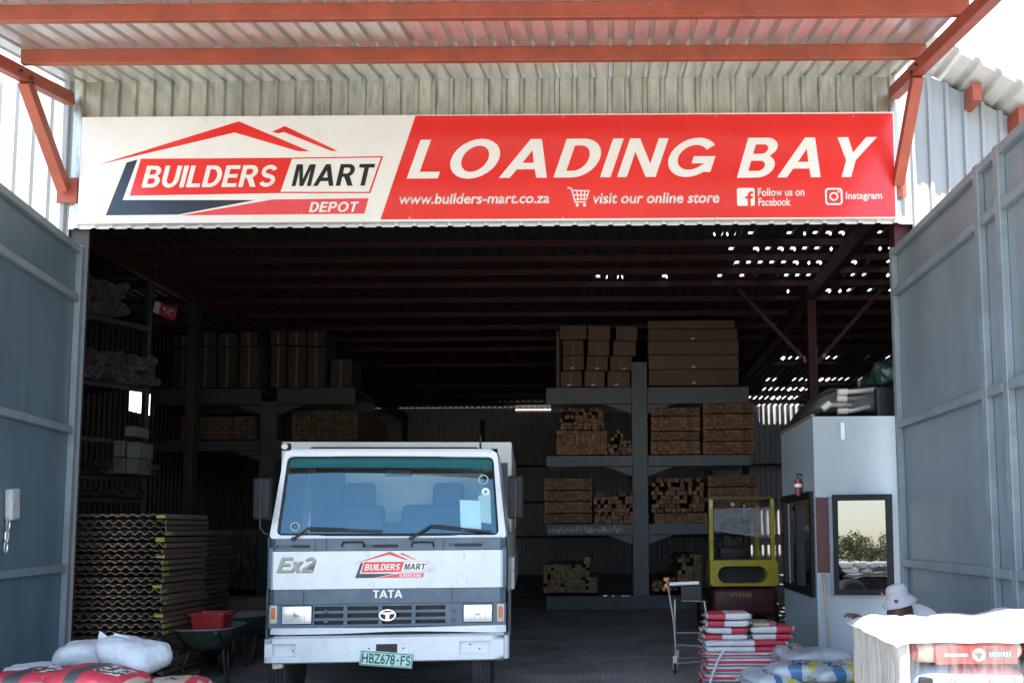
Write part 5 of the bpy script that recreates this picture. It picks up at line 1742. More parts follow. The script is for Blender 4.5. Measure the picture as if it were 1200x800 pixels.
def bag(name, label, cat, w_, d_, h_, loc, rz, m, group, seed, rx=0., ry=0., seam=True, **kw):
    o = obj(name, bag_bm(w_, d_, h_, seed, **kw), m, None, smooth='raw')
    o.location = loc; o.rotation_euler = (rx, ry, rz)
    tagit(o, label, cat, group)
    if seam:
        for s_ in (-1, 1):
            bm = B(); n = 8
            pts_ = [Vector((s_ * (w_ / 2 * .99 + .0), d_ / 2 * .72 * (2 * i / n - 1), h_ * .5 + rnd.uniform(-.006, .006) - kw.get('sag', 0))) for i in range(n + 1)]
            prev = None
            for p in pts_:
                cur = [bm.verts.new(p + Vector((0, 0, -.004))), bm.verts.new(p + Vector((s_ * .03, 0, rnd.uniform(-.012, .012)))), bm.verts.new(p + Vector((0, 0, .004)))]
                if prev:
                    for k in range(3): bm.faces.new((prev[k], prev[(k + 1) % 3], cur[(k + 1) % 3], cur[k]))
                prev = cur
            obj('end_seam', bm, m, o)
    return o


# heap in the lower left corner, on a pallet outside the frame
YB = 6.2
GLB = 'bags heaped before the left gate'
def bpos(px, py, Y): return at(px, py, Y)
bx0 = at(0, 780, YB).x
base = .62
t = thing('pallet_stack', 'stacked timber pallets under the heap of cement bags by the left gate', 'pallet', (bx0 + .3, YB, 0))
for k in range(3):
    z0 = .01 + k * .145
    for y_ in (-.42, 0, .38):
        bm = B(); box(bm, -.75, .95, y_, y_ + .09, z0, z0 + .1); obj('bearer', bm, WOOD, t)
    for i in range(6):
        x_ = -.75 + i * .32; bm = B(); box(bm, x_, x_ + .1, -.45, .5, z0 + .101, z0 + .122); obj('board', bm, WOOD, t)
zb0 = .6
spec = [('red and dark printed cement bag at the left end of the gate heap', 38, 800, 6.05, .62, .42, .16, BAG_RED, .12, .0),
        ('red printed cement bag with black title block at the middle of the heap', 112, 797, 6.0, .58, .42, .17, BAG_RED, -.15, .06),
        ('beige and brown printed cement bag at the right end of the heap', 208, 806, 6.25, .36, .42, .15, BAG_BEI, .1, .05)]
for i, (lab, px, py, Y, w_, d_, h_, m_, rz, ry) in enumerate(spec):
    p = at(px, py, Y)
    bag('cement_bag', lab, 'bag', w_, d_, h_, (p.x, Y, p.z - h_ * .5), rz, m_, GLB, 10 + i, ry=ry, lump=.03)
for i, (px, Y) in enumerate(((20, 6.1), (95, 6.15), (150, 6.1), (60, 6.55), (140, 6.6))):
    p = at(px, 820, Y)
    bag('cement_bag', 'cement bag buried in the lower layer of the heap by the left gate', 'bag', .62, .44, .16, (p.x, Y, .44), rnd.uniform(-.2, .2), BAG_BEI, 'buried cement bags of the left heap', 30 + i)
p = at(100, 768, 6.55)
bag('white_sack', 'plump plain white woven sack lying low beside the gate edge', 'sack', .42, .40, .18, (p.x, 6.6, p.z - .09), .2, SACKM, GLB, 41, e=.7, lump=.04, seam=False)
p = at(152, 764, 6.4)
ws_ = bag('white_sack', 'knotted white woven sack with two pointed ears on top of the heap', 'sack', .44, .38, .2, (p.x, 6.42, p.z - .115), -.25, SACKM, GLB, 42, e=.7, lump=.05, ry=.22, seam=False)
for (px, py, bx_, by_) in ((116, 739.5, 122, 752), (133, 742, 140, 750)):
    tip = at(px, py, 6.38); b0 = at(bx_, by_, 6.4)
    bm = B()
    dirv = tip - b0
    tube(bm, [b0 - dirv * .9 + Vector((.02, .02, -.01)), b0 - dirv * .2, b0 + dirv * .5, tip], [.075, .06, .03, .004], 8)
    bmesh.ops.scale(bm, vec=(1, .45, 1), verts=bm.verts[:], space=Matrix.Translation(-b0))
    mw = ws_.matrix_basis.inverted()
    bmesh.ops.transform(bm, matrix=mw, verts=bm.verts[:])
    obj('ear', bm, SACKM, ws_, smooth=True)
p = at(40, 781, 6.3)
bag('plastic_sheet', 'pale crumpled plastic sheet tucked behind the red bag by the gate', 'plastic sheet', .36, .3, .05, (p.x - .08, 6.45, p.z - .05), .3, SACKM, None, 44, lump=.05, seam=False)
p = at(30, 797, 5.75)
bag('plastic_sheet', 'torn white plastic sheet lying over the front of the red bags', 'plastic sheet', .34, .16, .035, (at(45, 797, 5.9).x, 5.9, at(45, 797, 5.9).z - .035), -.1, SACKM, None, 45, lump=.03, seam=False)

# ---------------------------------------------------------------- booth
YBO = 9.42
c0 = at(958, 700, YBO)
BX0, BX1, BY1 = c0.x, c0.x + 1.25, 11.2
bt = thing('guard_booth', 'pale blue grey sheet metal guard booth with black framed windows inside the right gate', 'booth', (c0.x, YBO, 0))
ztop = at(1000, 487.5, YBO).z
W_ = lambda px, py: at(px, py, YBO)
wz0, wz1 = W_(1010, 694).z, W_(1010, 581).z
wx0, wx1 = W_(975, 640).x, W_(1043, 640).x
bm = B()
face_grid(bm, [BX0, wx0 + .03, wx1 - .03, BX1], [.01, wz0 + .03, wz1 - .03, ztop], YBO, hole={(1, 1)}, depth=.05)
obj('front_wall', bm, BOOTH, bt, world=True)
# left face: x = BX0, its window
def leftY(px): return BX0 * F / (px - PX) * .998
ly0, ly1 = leftY(957), leftY(925)
lz0, lz1 = at(940, 690, (ly0 + ly1) / 2).z, at(940, 583, (ly0 + ly1) / 2).z
bm = B()
ys = [YBO + .002, YBO + .1, BY1 - .18, BY1]
zs_ = [.01, lz0, lz1, ztop]
for i in range(3):
    for k in range(3):
        if (i, k) == (1, 1): continue
        bm.faces.new([bm.verts.new(v) for v in ((BX0, ys[i], zs_[k]), (BX0, ys[i + 1], zs_[k]), (BX0, ys[i + 1], zs_[k + 1]), (BX0, ys[i], zs_[k + 1]))])
obj('side_wall', bm, BOOTH, bt, world=True)
bm = B(); box(bm, BX1 - .004, BX1, YBO + .06, BY1, .01, ztop); box(bm, BX0 + .01, BX1 - .01, BY1 - .01, BY1, .01, ztop); box(bm, BX0 + .01, BX1 - .01, YBO + .06, BY1 - .012, ztop - .06, ztop - .02)
obj('back_shell', bm, MAROON, bt, world=True)
bm = B(); box(bm, BX0 - .012, BX0 + .03, YBO + .03, BY1, ztop + .001, ztop + .03, bev=.005, seg=1); obj('roof_edge', bm, mat('rusty_edge', (.2, .15, .12), rough=.7, var=.4, scale=12), bt, world=True)
BFR = mat('black_window_frame', (.010, .012, .014), rough=.5, var=.1, spec=.2)
# front window: a casement swung a little open on its left hinge, with a mirrored pane
HZ = W_(975, 640); SW = math.tan(R(9.2)); tl_ = math.tan(R(.95)); gz = (wz0 + wz1) / 2
def cas(px, py, d=0.):
    p = W_(px, py)
    p.y = YBO - .012 - d - (p.x - HZ.x) * SW + (p.z - gz) * tl_
    return p


fr_o = [(974.5, 579.5), (1041, 579), (1043.5, 696), (977, 696)]
fr_i = [(980.5, 586.5), (1033.5, 586), (1036, 690), (982, 690)]
bm = B()
o_ = [bm.verts.new(cas(*p, .03)) for p in fr_o]; i_ = [bm.verts.new(cas(*p, .03)) for p in fr_i]
o2 = [bm.verts.new(cas(*p)) for p in fr_o]; i2 = [bm.verts.new(cas(*p)) for p in fr_i]
for k in range(4):
    j = (k + 1) % 4
    bm.faces.new((o_[k], o_[j], i_[j], i_[k])); bm.faces.new((o_[k], o2[k], o2[j], o_[j])); bm.faces.new((i_[k], i_[j], i2[j], i2[k])); bm.faces.new((o2[k], i2[k], i2[j], o2[j]))
wf = obj('window', bm, BFR, bt, world=True)
MIR = glass('mirror_film_glass', (.06, .07, .07), boost=.16)
bm = B(); bm.faces.new([bm.verts.new(cas(*p, .012)) for p in fr_i[::-1]]); obj('pane', bm, MIR, wf, world=True)
fr_o = [W_(*p) for p in fr_o]
# side window: two sliding sashes
bm = B()
for y0, y1, z0, z1 in ((ys[1] - .02, ys[2] + .02, lz1 - .02, lz1 + .05), (ys[1] - .02, ys[2] + .02, lz0 - .05, lz0 + .02), (ys[1] - .03, ys[1] + .05, lz0 + .021, lz1 - .021), (ys[2] - .05, ys[2] + .03, lz0 + .021, lz1 - .021), ((ys[1] + ys[2]) / 2 - .03, (ys[1] + ys[2]) / 2 + .03, lz0 + .021, lz1 - .021)):
    box(bm, BX0 - .035, BX0 + .02, y0, y1, z0, z1)
wf = obj('window', bm, BFR, bt, world=True)
bm = B(); bm.faces.new([bm.verts.new(v) for v in ((BX0 + .01, ys[1], lz0), (BX0 + .01, ys[2], lz0), (BX0 + .01, ys[2], lz1), (BX0 + .01, ys[1], lz1))])
obj('pane', bm, glass('booth_glass', (.2, .22, .22), boost=.03), wf, world=True)
bm = B(); box(bm, BX0 - .045, BX0 - .036, ys[2] - .42, ys[2] - .36, lz0 + .03, lz1 - .05); obj('sash_strip', bm, GATEF, wf, world=True)
# corner post between the windows
a, b_ = W_(959, 582), W_(970, 582)
bm = B(); box(bm, BX0 + .005, b_.x, YBO - .012, YBO - .001, wz0 + .2, wz1 - .01); obj('corner_post', bm, MAROON, bt, world=True)
bm = B(); box(bm, b_.x + .002, fr_o[0].x - .002, YBO - .02, YBO - .001, wz0 - .03, wz1); obj('jamb', bm, GATEF, bt, world=True)
# small lamp on the side, hasp on the front
p = at(940, 570, leftY(940)); bm = B()
lathe(bm, [(0, .09), (.035, .08), (.04, .0), (.03, -.09), (0, -.1)], 'Z', 12, (BX0 - .05, p.y, p.z)); fx = obj('side_lamp', bm, mat('lamp_maroon', (.2, .03, .035), rough=.4), bt, world=True)
bm = B(); tube(bm, [(BX0 - .002, p.y, p.z + .12), (BX0 - .06, p.y, p.z + .14), (BX0 - .05, p.y, p.z + .085)], .012, 6); obj('lamp_arm', bm, BLACK, fx, world=True)
bm = B(); lathe(bm, [(.041, -.015), (.042, .02)], 'Z', 12, (BX0 - .05, p.y, p.z + .01)); obj('white_band', bm, SIGNW, fx, world=True)
p = W_(987, 505); bm = B(); box(bm, p.x - .02, p.x + .02, YBO - .025, YBO - .001, p.z - .09, p.z + .09, bev=.01); obj('hasp', bm, SIGNW, bt, world=True)
# things lying on the booth roof
def roof_item(name, label, cat, px, Y): 
    p = at(px, 488, Y)
    return thing(name, label, cat, (p.x, Y, ztop + .0))


t = roof_item('plastic_tank', 'black moulded plastic tank lying on the booth roof', 'tank', 975, 10.3)
bm = B()
R0 = []
for xx, hh, dd in ((-.42, .05, .3), (-.36, .14, .38), (-.2, .30, .42), (-.05, .37, .42), (.5, .36, .42), (.8, .33, .42), (.86, .2, .36), (.87, .05, .3)):
    R0.append([bm.verts.new((xx, dd * math.cos(k * math.pi / 8), .032 + hh * (.5 + .5 * abs(math.sin(k * math.pi / 8)) ** .6 * math.copysign(1, math.sin(k * math.pi / 8))))) for k in range(16)])
for A_, C_ in zip(R0[:-1], R0[1:]):
    for k in range(16): bm.faces.new((A_[k], A_[(k + 1) % 16], C_[(k + 1) % 16], C_[k]))
bm.faces.new(R0[0][::-1]); bm.faces.new(R0[-1])
obj('tank_body', bm, mat('black_plastic', (.022, .028, .028), rough=.4, var=.2, scale=5), t, smooth=True)
t = roof_item('plastic_bundle', 'shiny dark green plastic bundle on the booth roof against the gate', 'bundle', 1044, 10.0)
o = obj('wrapping', bag_bm(.5, .5, .28, 77, e=.7, lump=.09), mat('dark_green_plastic', (.02, .05, .045), rough=.18, var=.3, scale=7, bump=.3), t, smooth='raw'); o.location = (.05, 0, .36)
bm = B(); box(bm, -.2, .3, -.2, .2, .03, .36, bev=.02); obj('crate', bm, BLACK, t)
DUCT = mat('grey_duct_pipe', (.42, .41, .39), rough=.4, metal=.2, var=.25, scale=9, dirt=(.1, .1, .1), dirt_amt=.7, dirt_scale=7)
def dpipe(label, pts, r, m, elbow=None):
    P_ = [at(x, y, 9.85 + dy) for x, y, dy in pts]
    t = thing('down_pipe', label, 'pipe', P_[0], 0, 'pipes lying on the booth roof')
    bm = B()
    sm_ = []
    for i in range(len(P_) - 1):
        for k in range(4): sm_.append(P_[i].lerp(P_[i + 1], k / 4))
    sm_.append(P_[-1])
    for _ in range(2): sm_ = [sm_[0]] + [(sm_[i - 1] + sm_[i] * 2 + sm_[i + 1]) / 4 for i in range(1, len(sm_) - 1)] + [sm_[-1]]
    tube(bm, sm_, r, 10); obj('pipe', bm, m, t, world=True, smooth=True)
    bm = B(); d = (P_[1] - P_[0]).normalized(); tube(bm, [P_[0] - d * .005, P_[0] + d * .1], r * 1.35, 10); obj('socket', bm, mat('pale_socket', (.55, .53, .48), rough=.45, var=.15), t, world=True, smooth=True)
dpipe('topmost grey pipe with a pale socket end on the booth roof', [(982, 459.5, 0), (1005, 458.5, 0), (1028, 455.5, .1), (1062, 460, .3)], .027, DUCT)
dpipe('dark bent pipe second from top on the booth roof', [(981, 467, .02), (1000, 467.5, .02), (1022, 464.5, .1), (1062, 468, .3)], .027, mat('dark_duct', (.12, .12, .115), rough=.5, var=.3, scale=9))
dpipe('short pale elbow pipe poking out left on the booth roof', [(964, 479, -.05), (970, 474.5, -.05), (985, 474.5, .02), (1030, 474, .2)], .027, DUCT)
dpipe('lowest grey pipe bending up towards the gate on the booth roof', [(982, 482, 0), (1002, 481, 0), (1026, 473.5, .1), (1062, 476, .3)], .026, DUCT)
# broom handle
a, b_ = at(965, 673, YBO - .06), at(976, 798, 9.15)
t = thing('broom_handle', 'plain wooden stick leaning against the corner of the guard booth', 'stick', (b_.x, b_.y, 0))
bm = B(); tube(bm, [Vector((a.x, a.y, a.z)), Vector((b_.x, b_.y, .012))], .014, 10); obj('stick', bm, mat('bare_stick', (.36, .27, .2), rough=.7, var=.2), t, world=True, smooth=True)
bm = B(); rod(bm, Vector((a.x, a.y, a.z - .03)), Vector((a.x, a.y, a.z + .004)), .0165, n=10); obj('end_cap', bm, mat('cap_wood', (.3, .2, .14), rough=.7), t, world=True)

# ---------------------------------------------------------------- forklift, seen from behind
YF = 14.2
fc = at(870, 700, YF)
fk = thing('forklift', 'yellow forklift with maroon counterweight parked in the shade left of the booth', 'forklift', (fc.x, YF, 0))
def fz(py): return at(870, py, YF).z
def fx_(px): return at(px, 650, YF).x - fc.x
FRED = mat('maroon_machine_paint', (.07, .012, .016), rough=.5, var=.3, scale=6)
bm = B()
x0, x1 = fx_(832), fx_(912)
box(bm, x0 + .02, x1 - .02, 0, .55, .3, fz(688), bev=.08, seg=3); cw = obj('counterweight', bm, FRED, fk, smooth=True)
lettering('lettering', 'HYSTER', (fx_(856), fx_(880), fz(699), fz(694)), -.004, mat('dull_yellow_print', (.3, .22, .05), rough=.6), cw, bold=.03, local=True)
# yellow hood frame with a dark rounded opening
oz0, oz1 = fz(686.5), fz(656)
out = rrect((x0 + x1) / 2, (oz0 + oz1) / 2, (x1 - x0) / 2, (oz1 - oz0) / 2, .06, 5)
inn = rrect(fx_(870), (fz(683) + fz(663)) / 2, (fx_(899) - fx_(841)) / 2, (fz(663) - fz(683)) / 2, .13, 5)
bm = B(); ring(bm, out, inn, .02, .5); obj('hood', bm, YELLOW, fk)
bm = B(); box(bm, x0 + .05, x1 - .05, .3, .5, oz0 + .02, oz1 - .02); obj('radiator', bm, BLACK, fk)
for px in (834.5, 907):
    x = fx_(px); bm = B(); beam(bm, (x, .12, fz(658)), (x, .1, fz(584)), .06, .09, up=(0, 1, 0)); gp = obj('guard_post', bm, YELLOW, fk)
    bm = B(); box(bm, x - .022, x + .022, .04, .052, fz(594), fz(585)); obj('tail_lamp', bm, mat('pale_lamp', (.6, .55, .5), rough=.3), gp)
for px in (842, 900):
    x = fx_(px); bm = B(); beam(bm, (x, 1.25, fz(690)), (x, 1.0, fz(588)), .06, .08, up=(0, 1, 0)); obj('guard_post', bm, YELLOW, fk)
bm = B()
zt_ = fz(584)
for y in (.1, .35, .6, .85, 1.05): box(bm, x0 + .02, x1 - .04, y - .02, y + .02, zt_ - .0, zt_ + .035)
for px in (834.5, 907): box(bm, fx_(px) - .03, fx_(px) + .03, .125, 1.024, zt_ - .03, zt_ - .002)
obj('roof_guard', bm, mat('dark_yellow_paint', (.13, .1, .02), rough=.6), fk)
p_ = (fx_(860), fz(590.5)); bm = B(); lathe(bm, [(0, -.03), (.03, -.02), (.036, .02), (0, .03)], 'Y', 14, (p_[0], .05, p_[1])); obj('work_lamp', bm, mat('lamp_face', (.5, .5, .5), rough=.2), fk, smooth=True)
bm = B(); bm.faces.new([bm.verts.new((fx_(a_), .085 + d_, fz(b_))) for a_, b_, d_ in ((838, 596, 0), (905, 594, 0), (905.5, 631, 0), (870, 627, .04), (838, 622, 0))])
obj('plastic_screen', bm, film('cloudy_film', .55, (.38, .42, .45)), fk)
bm = B(); box(bm, fx_(850), fx_(864), .5, .6, fz(626), fz(609), bev=.02); box(bm, fx_(853), fx_(861), .5, .6, fz(640), fz(627)); st = obj('headrest', bm, BLACK, fk)
bm = B(); box(bm, fx_(848), fx_(886), .5, .95, fz(658), fz(641), bev=.04); obj('seat', bm, BLACK, fk, smooth=True)
bm = B(); tube(bm, [(fx_(866) + .17 * math.cos(k * .4), 1.3, fz(640) + .15 * math.sin(k * .4)) for k in range(16)], .014, 6, closed=True); obj('steering_wheel', bm, BLACK, fk)
for px in (850, 894):
    bm = B(); box(bm, fx_(px) - .05, fx_(px) + .05, 1.75, 1.9, .1, fz(588), bev=.01); obj('mast', bm, DARK, fk)
for x in (x0 + .05, x1 - .05):
    for y, r_ in ((.5, .24), (1.55, .32)):
        bm = B(); lathe(bm, [(r_ * .5, -.09), (r_ * .95, -.09), (r_, -.06), (r_, .06), (r_ * .95, .09), (r_ * .5, .09)], 'X', 24, (x, y, r_)); wl_ = obj('wheel', bm, BLACK, fk, smooth=True)
        bm = B(); lathe(bm, [(0, -.05), (r_ * .5, -.07), (r_ * .5, .07), (0, .05)], 'X', 16, (x, y, r_)); obj('rim', bm, YELLOW, wl_)
bm = B(); box(bm, x0 + .1, x1 - .1, .56, 1.75, .3, .62, bev=.03); obj('chassis', bm, FRED, fk)

# ---------------------------------------------------------------- platform trolley
YT = 10.6
tcn = at(806, 780, YT)
tl = thing('trolley', 'silver tubular shopping trolley frame with a white push bar left of the red bags', 'trolley', (tcn.x, YT, 0))
T_ = lambda px, py, d=0.: (at(px, py, YT + d).x - tcn.x, d, at(px, py, YT + d).z)
bm = B(); tube(bm, [T_(784.5, 684), T_(819, 682.5)], .02, 10); obj('push_bar', bm, SIGNW, tl, smooth=True)
for pts in ([T_(783, 687), T_(790, 732), T_(792.5, 768)], [T_(791, 702, .03), T_(791, 744, .03)], [T_(825.5, 704), T_(828, 722), T_(829, 768)]):
    bm = B(); tube(bm, pts, .011, 8); obj('upright', bm, SILVER, tl, smooth=True)
for a_, b_ in ((T_(799, 703.5), T_(826, 704)), (T_(793, 741), T_(820, 741)), (T_(794, 755), T_(829, 757.5)), (T_(791, 777, .0), T_(830, 774)), (T_(792, 768), T_(793, 772, .5)), (T_(829, 768), T_(829, 772, .5)), (T_(793, 770, .5), T_(829, 770, .5))):
    bm = B(); tube(bm, [a_, b_], .008, 6); obj('cross_bar', bm, SILVER, tl, smooth=True)
bm = B(); c_, d_ = T_(798, 686), T_(823, 703); box(bm, c_[0], d_[0], .02, .06, d_[2], c_[2], bev=.01); obj('child_seat', bm, BLACK, tl)
for px, dd in ((791, 0), (829, 0), (793, .5), (829, .5)):
    x = T_(px, 770, dd)[0]
    bm = B(); lathe(bm, [(0, -.016), (.05, -.016), (.06, -.008), (.06, .008), (.05, .016), (0, .016)], 'X', 16, (x, dd, .061)); cs = obj('castor', bm, BLACK, tl, smooth=True)
    bm = B(); box(bm, x - .024, x + .024, dd - .02, dd + .02, .123, .2); box(bm, x - .024, x - .018, dd - .015, dd + .015, .05, .122); box(bm, x + .018, x + .024, dd - .015, dd + .015, .05, .122); obj('fork', bm, SILVER, cs)

# ---------------------------------------------------------------- stack of red and white bags
YG = 8.6
GRW = 'red and white bags stacked before the trolley'
def rbag(px0, px1, py0, py1, Y, d_, m, label, seed, rz=0., gr=GRW, **kw):
    a = rect_px(px0, px1, py0, py1, Y)
    return bag('tile_adhesive_bag', label, 'bag', (a[1] - a[0]) * .97, d_, (a[3] - a[2]) * 1.08, ((a[0] + a[1]) / 2, Y + d_ / 2, a[2]), rz, m, gr, seed, e=.22, lump=.016, ez=.34, **kw)


rows_ = [(828, 881.5, 718.5, 727, BAG_RW, 'topmost red ended white bag of the narrow left stack'), (827, 880, 727, 735.5, BAG_RW, 'second red ended white bag from the top of the narrow stack'),
         (825, 879, 735.5, 743.5, BAG_WR, 'third bag down on the narrow left stack, mostly white'), (824, 878, 743.5, 750, BAG_RW, 'fourth red ended bag down the narrow left stack')]
for i, (x0, x1, y0, y1, m_, lab) in enumerate(rows_): rbag(x0, x1, y0, y1, YG, .36, m_, lab, 60 + i, rz=rnd.uniform(-.04, .04))
rows_ = [(882, 909, 729.5, 734.5, BAG_BEI, 'small beige bag end lying on top of the right red stack'), (880, 933, 733.5, 742.5, BAG_WR, 'topmost white bag of the right stack beside the booth'),
         (880, 931, 742.5, 750, BAG_WR, 'second bag of the right stack with a red end')]
for i, (x0, x1, y0, y1, m_, lab) in enumerate(rows_): rbag(x0, x1, y0, y1, YG + .02, .36, m_, lab, 70 + i)
WIDE = [(824, 928, 750.5, 757.5, BAG_WR, 'thin grey white bag bridging both red bag stacks'), (825, 927, 757.5, 764.5, BAG_WR, 'wide white bag with red right end under both stacks'),
        (824, 926, 764.5, 771.5, BAG_STRIPE, 'red striped wide bag in the middle of the wide stack'), (828, 924, 771.5, 781, BAG_STRIPE, 'wide white bag with red stripe, third from the ground'),
        (826, 922, 781, 790, BAG_STRIPE, 'wide bag with red upper stripe, second from the ground'), (824, 920, 790, 800, BAG_STRIPE, 'lowest wide red striped bag visible at the frame edge')]
for i, (x0, x1, y0, y1, m_, lab) in enumerate(WIDE): rbag(x0, x1, y0, y1, YG - .04 - .015 * i, .46, m_, lab, 80 + i, rz=rnd.uniform(-.03, .03))
zz_ = at(870, 800, YG).z
k = 0
while zz_ > .14:
    rbag(824, 922, 800 + 9 * k, 809 + 9 * k, YG - .1, .46, BAG_STRIPE, 'red striped bag at the base of the wide stack below the visible ones', 95 + k, gr='base bags of the red and white stack')
    k += 1; zz_ -= .07
bm = B()
t = thing('pallet', 'timber pallet under the red and white bag stack', 'pallet', (at(872, 800, YG).x, YG, 0))
zz_ = max(.05, at(870, 800 + 9 * k, YG).z - .005)
for i in range(3):
    bm = B(); box(bm, -.45 + i * .4, -.35 + i * .4, -.1, .5, .01, zz_); obj('bearer', bm, WOOD, t)
# torn end strap on the left of the stack
bm = B(); q = [at(848, 762, YG - .12), at(842, 772, YG - .16), at(835, 790, YG - .16), at(832, 800, YG - .16)]
tube(bm, q, .012, 6); o = obj('torn_wrapping', bm, SACKM, None, smooth=True); tagit(o, 'torn white wrapping strip hanging down the left of the striped bags', 'wrapping')

# blue and yellow bags in front
GBY = 'blue and yellow bags on the ground before the booth'
for i, (px, py, Y, w_, rz, ry, lab) in enumerate(((905, 792, 7.5, .45, .3, .1, 'pale blue crumpled plastic bag at the left end of the blue and yellow heap'), (941, 779, 7.55, .58, -.1, .0, 'shiny bag with a yellow block in the middle of the blue heap'),
        (985, 781, 7.4, .52, .15, -.05, 'blue and yellow bag touching the wrapped pallet'), (960, 764, 8.15, .6, .05, 0., 'pale flat bag behind the yellow bag at the booth foot'), (925, 760, 8.5, .3, .1, 0, 'small blue bag on the edge of the red bag stack'))):
    p = at(px, py, Y)
    bag('printed_plastic_bag', lab, 'bag', w_, .42, .15, (p.x, Y, p.z - .12), rz, BAG_BLU if i != 3 else MATS.get('pale_film_bag') or bag_mat('pale_film_bag', [(0, (.34, .38, .40)), (.5, (.40, .44, .46))], rough=.3), GBY, 110 + i, ry=ry, lump=.035, e=.5)
for i, (px, Y) in enumerate(((915, 7.6), (975, 7.55))):
    p = at(px, 800, Y)
    for k in range(int((p.z - .04) / .15) + 1):
        bag('printed_plastic_bag', 'pale blue bag in the lower layers of the heap by the booth', 'bag', .62, .44, .17, (p.x, Y + .1, .01 + k * .15), rnd.uniform(-.15, .15), BAG_BLU, 'lower bags of the blue and yellow heap', 120 + i * 5 + k)

# ---------------------------------------------------------------- wrapped pallet in the sun
YQ = 4.8
qx0 = at(1061, 760, YQ).x
zq = 1.04
GP = 'cement bags inside the clear wrapping'
CEM = bag_mat('cream_red_cement_bag', [(0, (.55, .06, .05)), (.07, (.62, .55, .42)), (.2, (.60, .16, .12)), (.88, (.62, .55, .42))])
CEM2 = bag_mat('rose_cement_bag', [(0, (.25, .33, .42)), (.35, (.58, .22, .24)), (.95, (.6, .5, .42))])
lay = .145
mat('emblem_cream', (.55, .5, .42), rough=.5); mat('title_grey', (.22, .23, .21), rough=.5)
nl = 6
for k in range(nl):
    z0 = zq - (nl - k) * lay
    for i in range(2):
        for j in range(2):
            if k == nl - 1:
                lab = ['cream cement bag with a red label panel, front of the wrapped pallet', 'cement bag behind the red labelled one under the white sheet', 'red printed cement bag at the right front of the wrapped pallet', 'cement bag at the rear right under the white sheet'][i * 2 + j]; gr = GP
            elif k == nl - 2 and j == 0:
                lab = ['blue and rose cement bag under the red labelled bag', 'rose cement bag with grey title block, lower right of the wrapped pallet'][i]; gr = GP
            else:
                lab = 'cement bag in the lower or hidden layers of the wrapped pallet'; gr = 'hidden cement bags of the wrapped pallet'
            w_ = .59
            o = bag('cement_bag', lab, 'bag', w_, .43, lay * 1.08, (qx0 + .31 + i * .6 + rnd.uniform(-.01, .01), YQ + .225 + j * .45, z0), rnd.uniform(-.03, .03), CEM if k == nl - 1 else CEM2, gr, 200 + k * 4 + i * 2 + j, e=.25, lump=.012)
            if j == 0 and k >= nl - 2:
                yf = -.43 / 2 - .012
                hh = lay * .46
                if k == nl - 1:
                    bm = B(); plate(bm, [(-.17, hh - .045), (.24, hh - .045), (.24, hh + .045), (-.17, hh + .045)], yf, .004); lb_ = obj('label_panel', bm, mat('label_red', (.66, .09, .07), rough=.5, var=.1), o)
                    bm = B(); plate(bm, [(.045 + .034 * math.cos(t_ * .3307), hh + .034 * math.sin(t_ * .3307)) for t_ in range(19)], yf - .002, .0018); em = obj('round_emblem', bm, mat('emblem_cream', (.55, .5, .42), rough=.5), lb_)
                    bm = B(); plate(bm, [(.045 + x_, hh + z_) for x_, z_ in ((-.02, .008), (0, -.022), (.02, .008), (.006, .004), (0, .016), (-.006, .004))], yf - .004, .0018); obj('emblem_mark', bm, mat('emblem_grey', (.25, .25, .24), rough=.5), em)
                    bm = B(); plate(bm, [(.09, hh - .02), (.215, hh - .02), (.215, hh + .024), (.09, hh + .024)], yf - .002, .0018); tb = obj('title_block', bm, mat('title_grey', (.22, .23, .21), rough=.5), lb_)
                    for q in range(8):
                        x_ = .098 + q * .014; bm = B(); plate(bm, [(x_, hh - .01), (x_ + .009, hh - .01), (x_ + .009, hh + .014), (x_, hh + .014)], yf - .0042, .002); obj('title_mark', bm, mat('title_pale', (.6, .58, .5), rough=.5), lb_)
                    bm = B(); plate(bm, [(-.13, hh - .01), (-.01, hh - .01), (-.01, hh + .008), (-.13, hh + .008)], yf - .002, .0018); obj('print_strip', bm, MATS['emblem_cream'], lb_)
                else:
                    bm = B(); plate(bm, [(-.02 + .05 * math.cos(t_ * .3307), hh + .05 * math.sin(t_ * .3307)) for t_ in range(19)], yf, .004); em = obj('round_emblem', bm, MATS['emblem_cream'], o)
                    bm = B(); plate(bm, [(-.02 + .036 * math.cos(t_ * .3307), hh + .036 * math.sin(t_ * .3307)) for t_ in range(19)], yf - .002, .0018); obj('emblem_mark', bm, mat('emblem_mid', (.4, .38, .35), rough=.5), em)
                    bm = B(); plate(bm, [(.1, hh - .028), (.26, hh - .028), (.26, hh + .03), (.1, hh + .03)], yf, .004); obj('title_block', bm, MATS['title_grey'], o)
t = thing('pallet', 'timber pallet carrying the plastic wrapped cement bags', 'pallet', (qx0 + .6, YQ + .45, 0))
zp = zq - nl * lay
for y_ in (-.42, -.05, .33):
    bm = B(); box(bm, -.6, .6, y_, y_ + .1, .01, zp - .03); obj('bearer', bm, WOODL, t)
for i in range(6):
    bm = B(); box(bm, -.58 + i * .21, -.48 + i * .21, -.44, .45, zp - .029, zp - .004); obj('board', bm, WOODL, t)
# wrapping: clear film round the sides, white sheet over the top
wr = thing('plastic_wrap', 'clear plastic film and white sheet wrapped round the pallet of cement bags', 'plastic wrap', (qx0 + .6, YQ + .45, 0))
def wob(x, y, z, a=.02): return mnoise.noise(Vector((x * 6, y * 6, z * 4 + 3))) * a + mnoise.noise(Vector((x * 17, y * 17, z * 6))) * a * .4


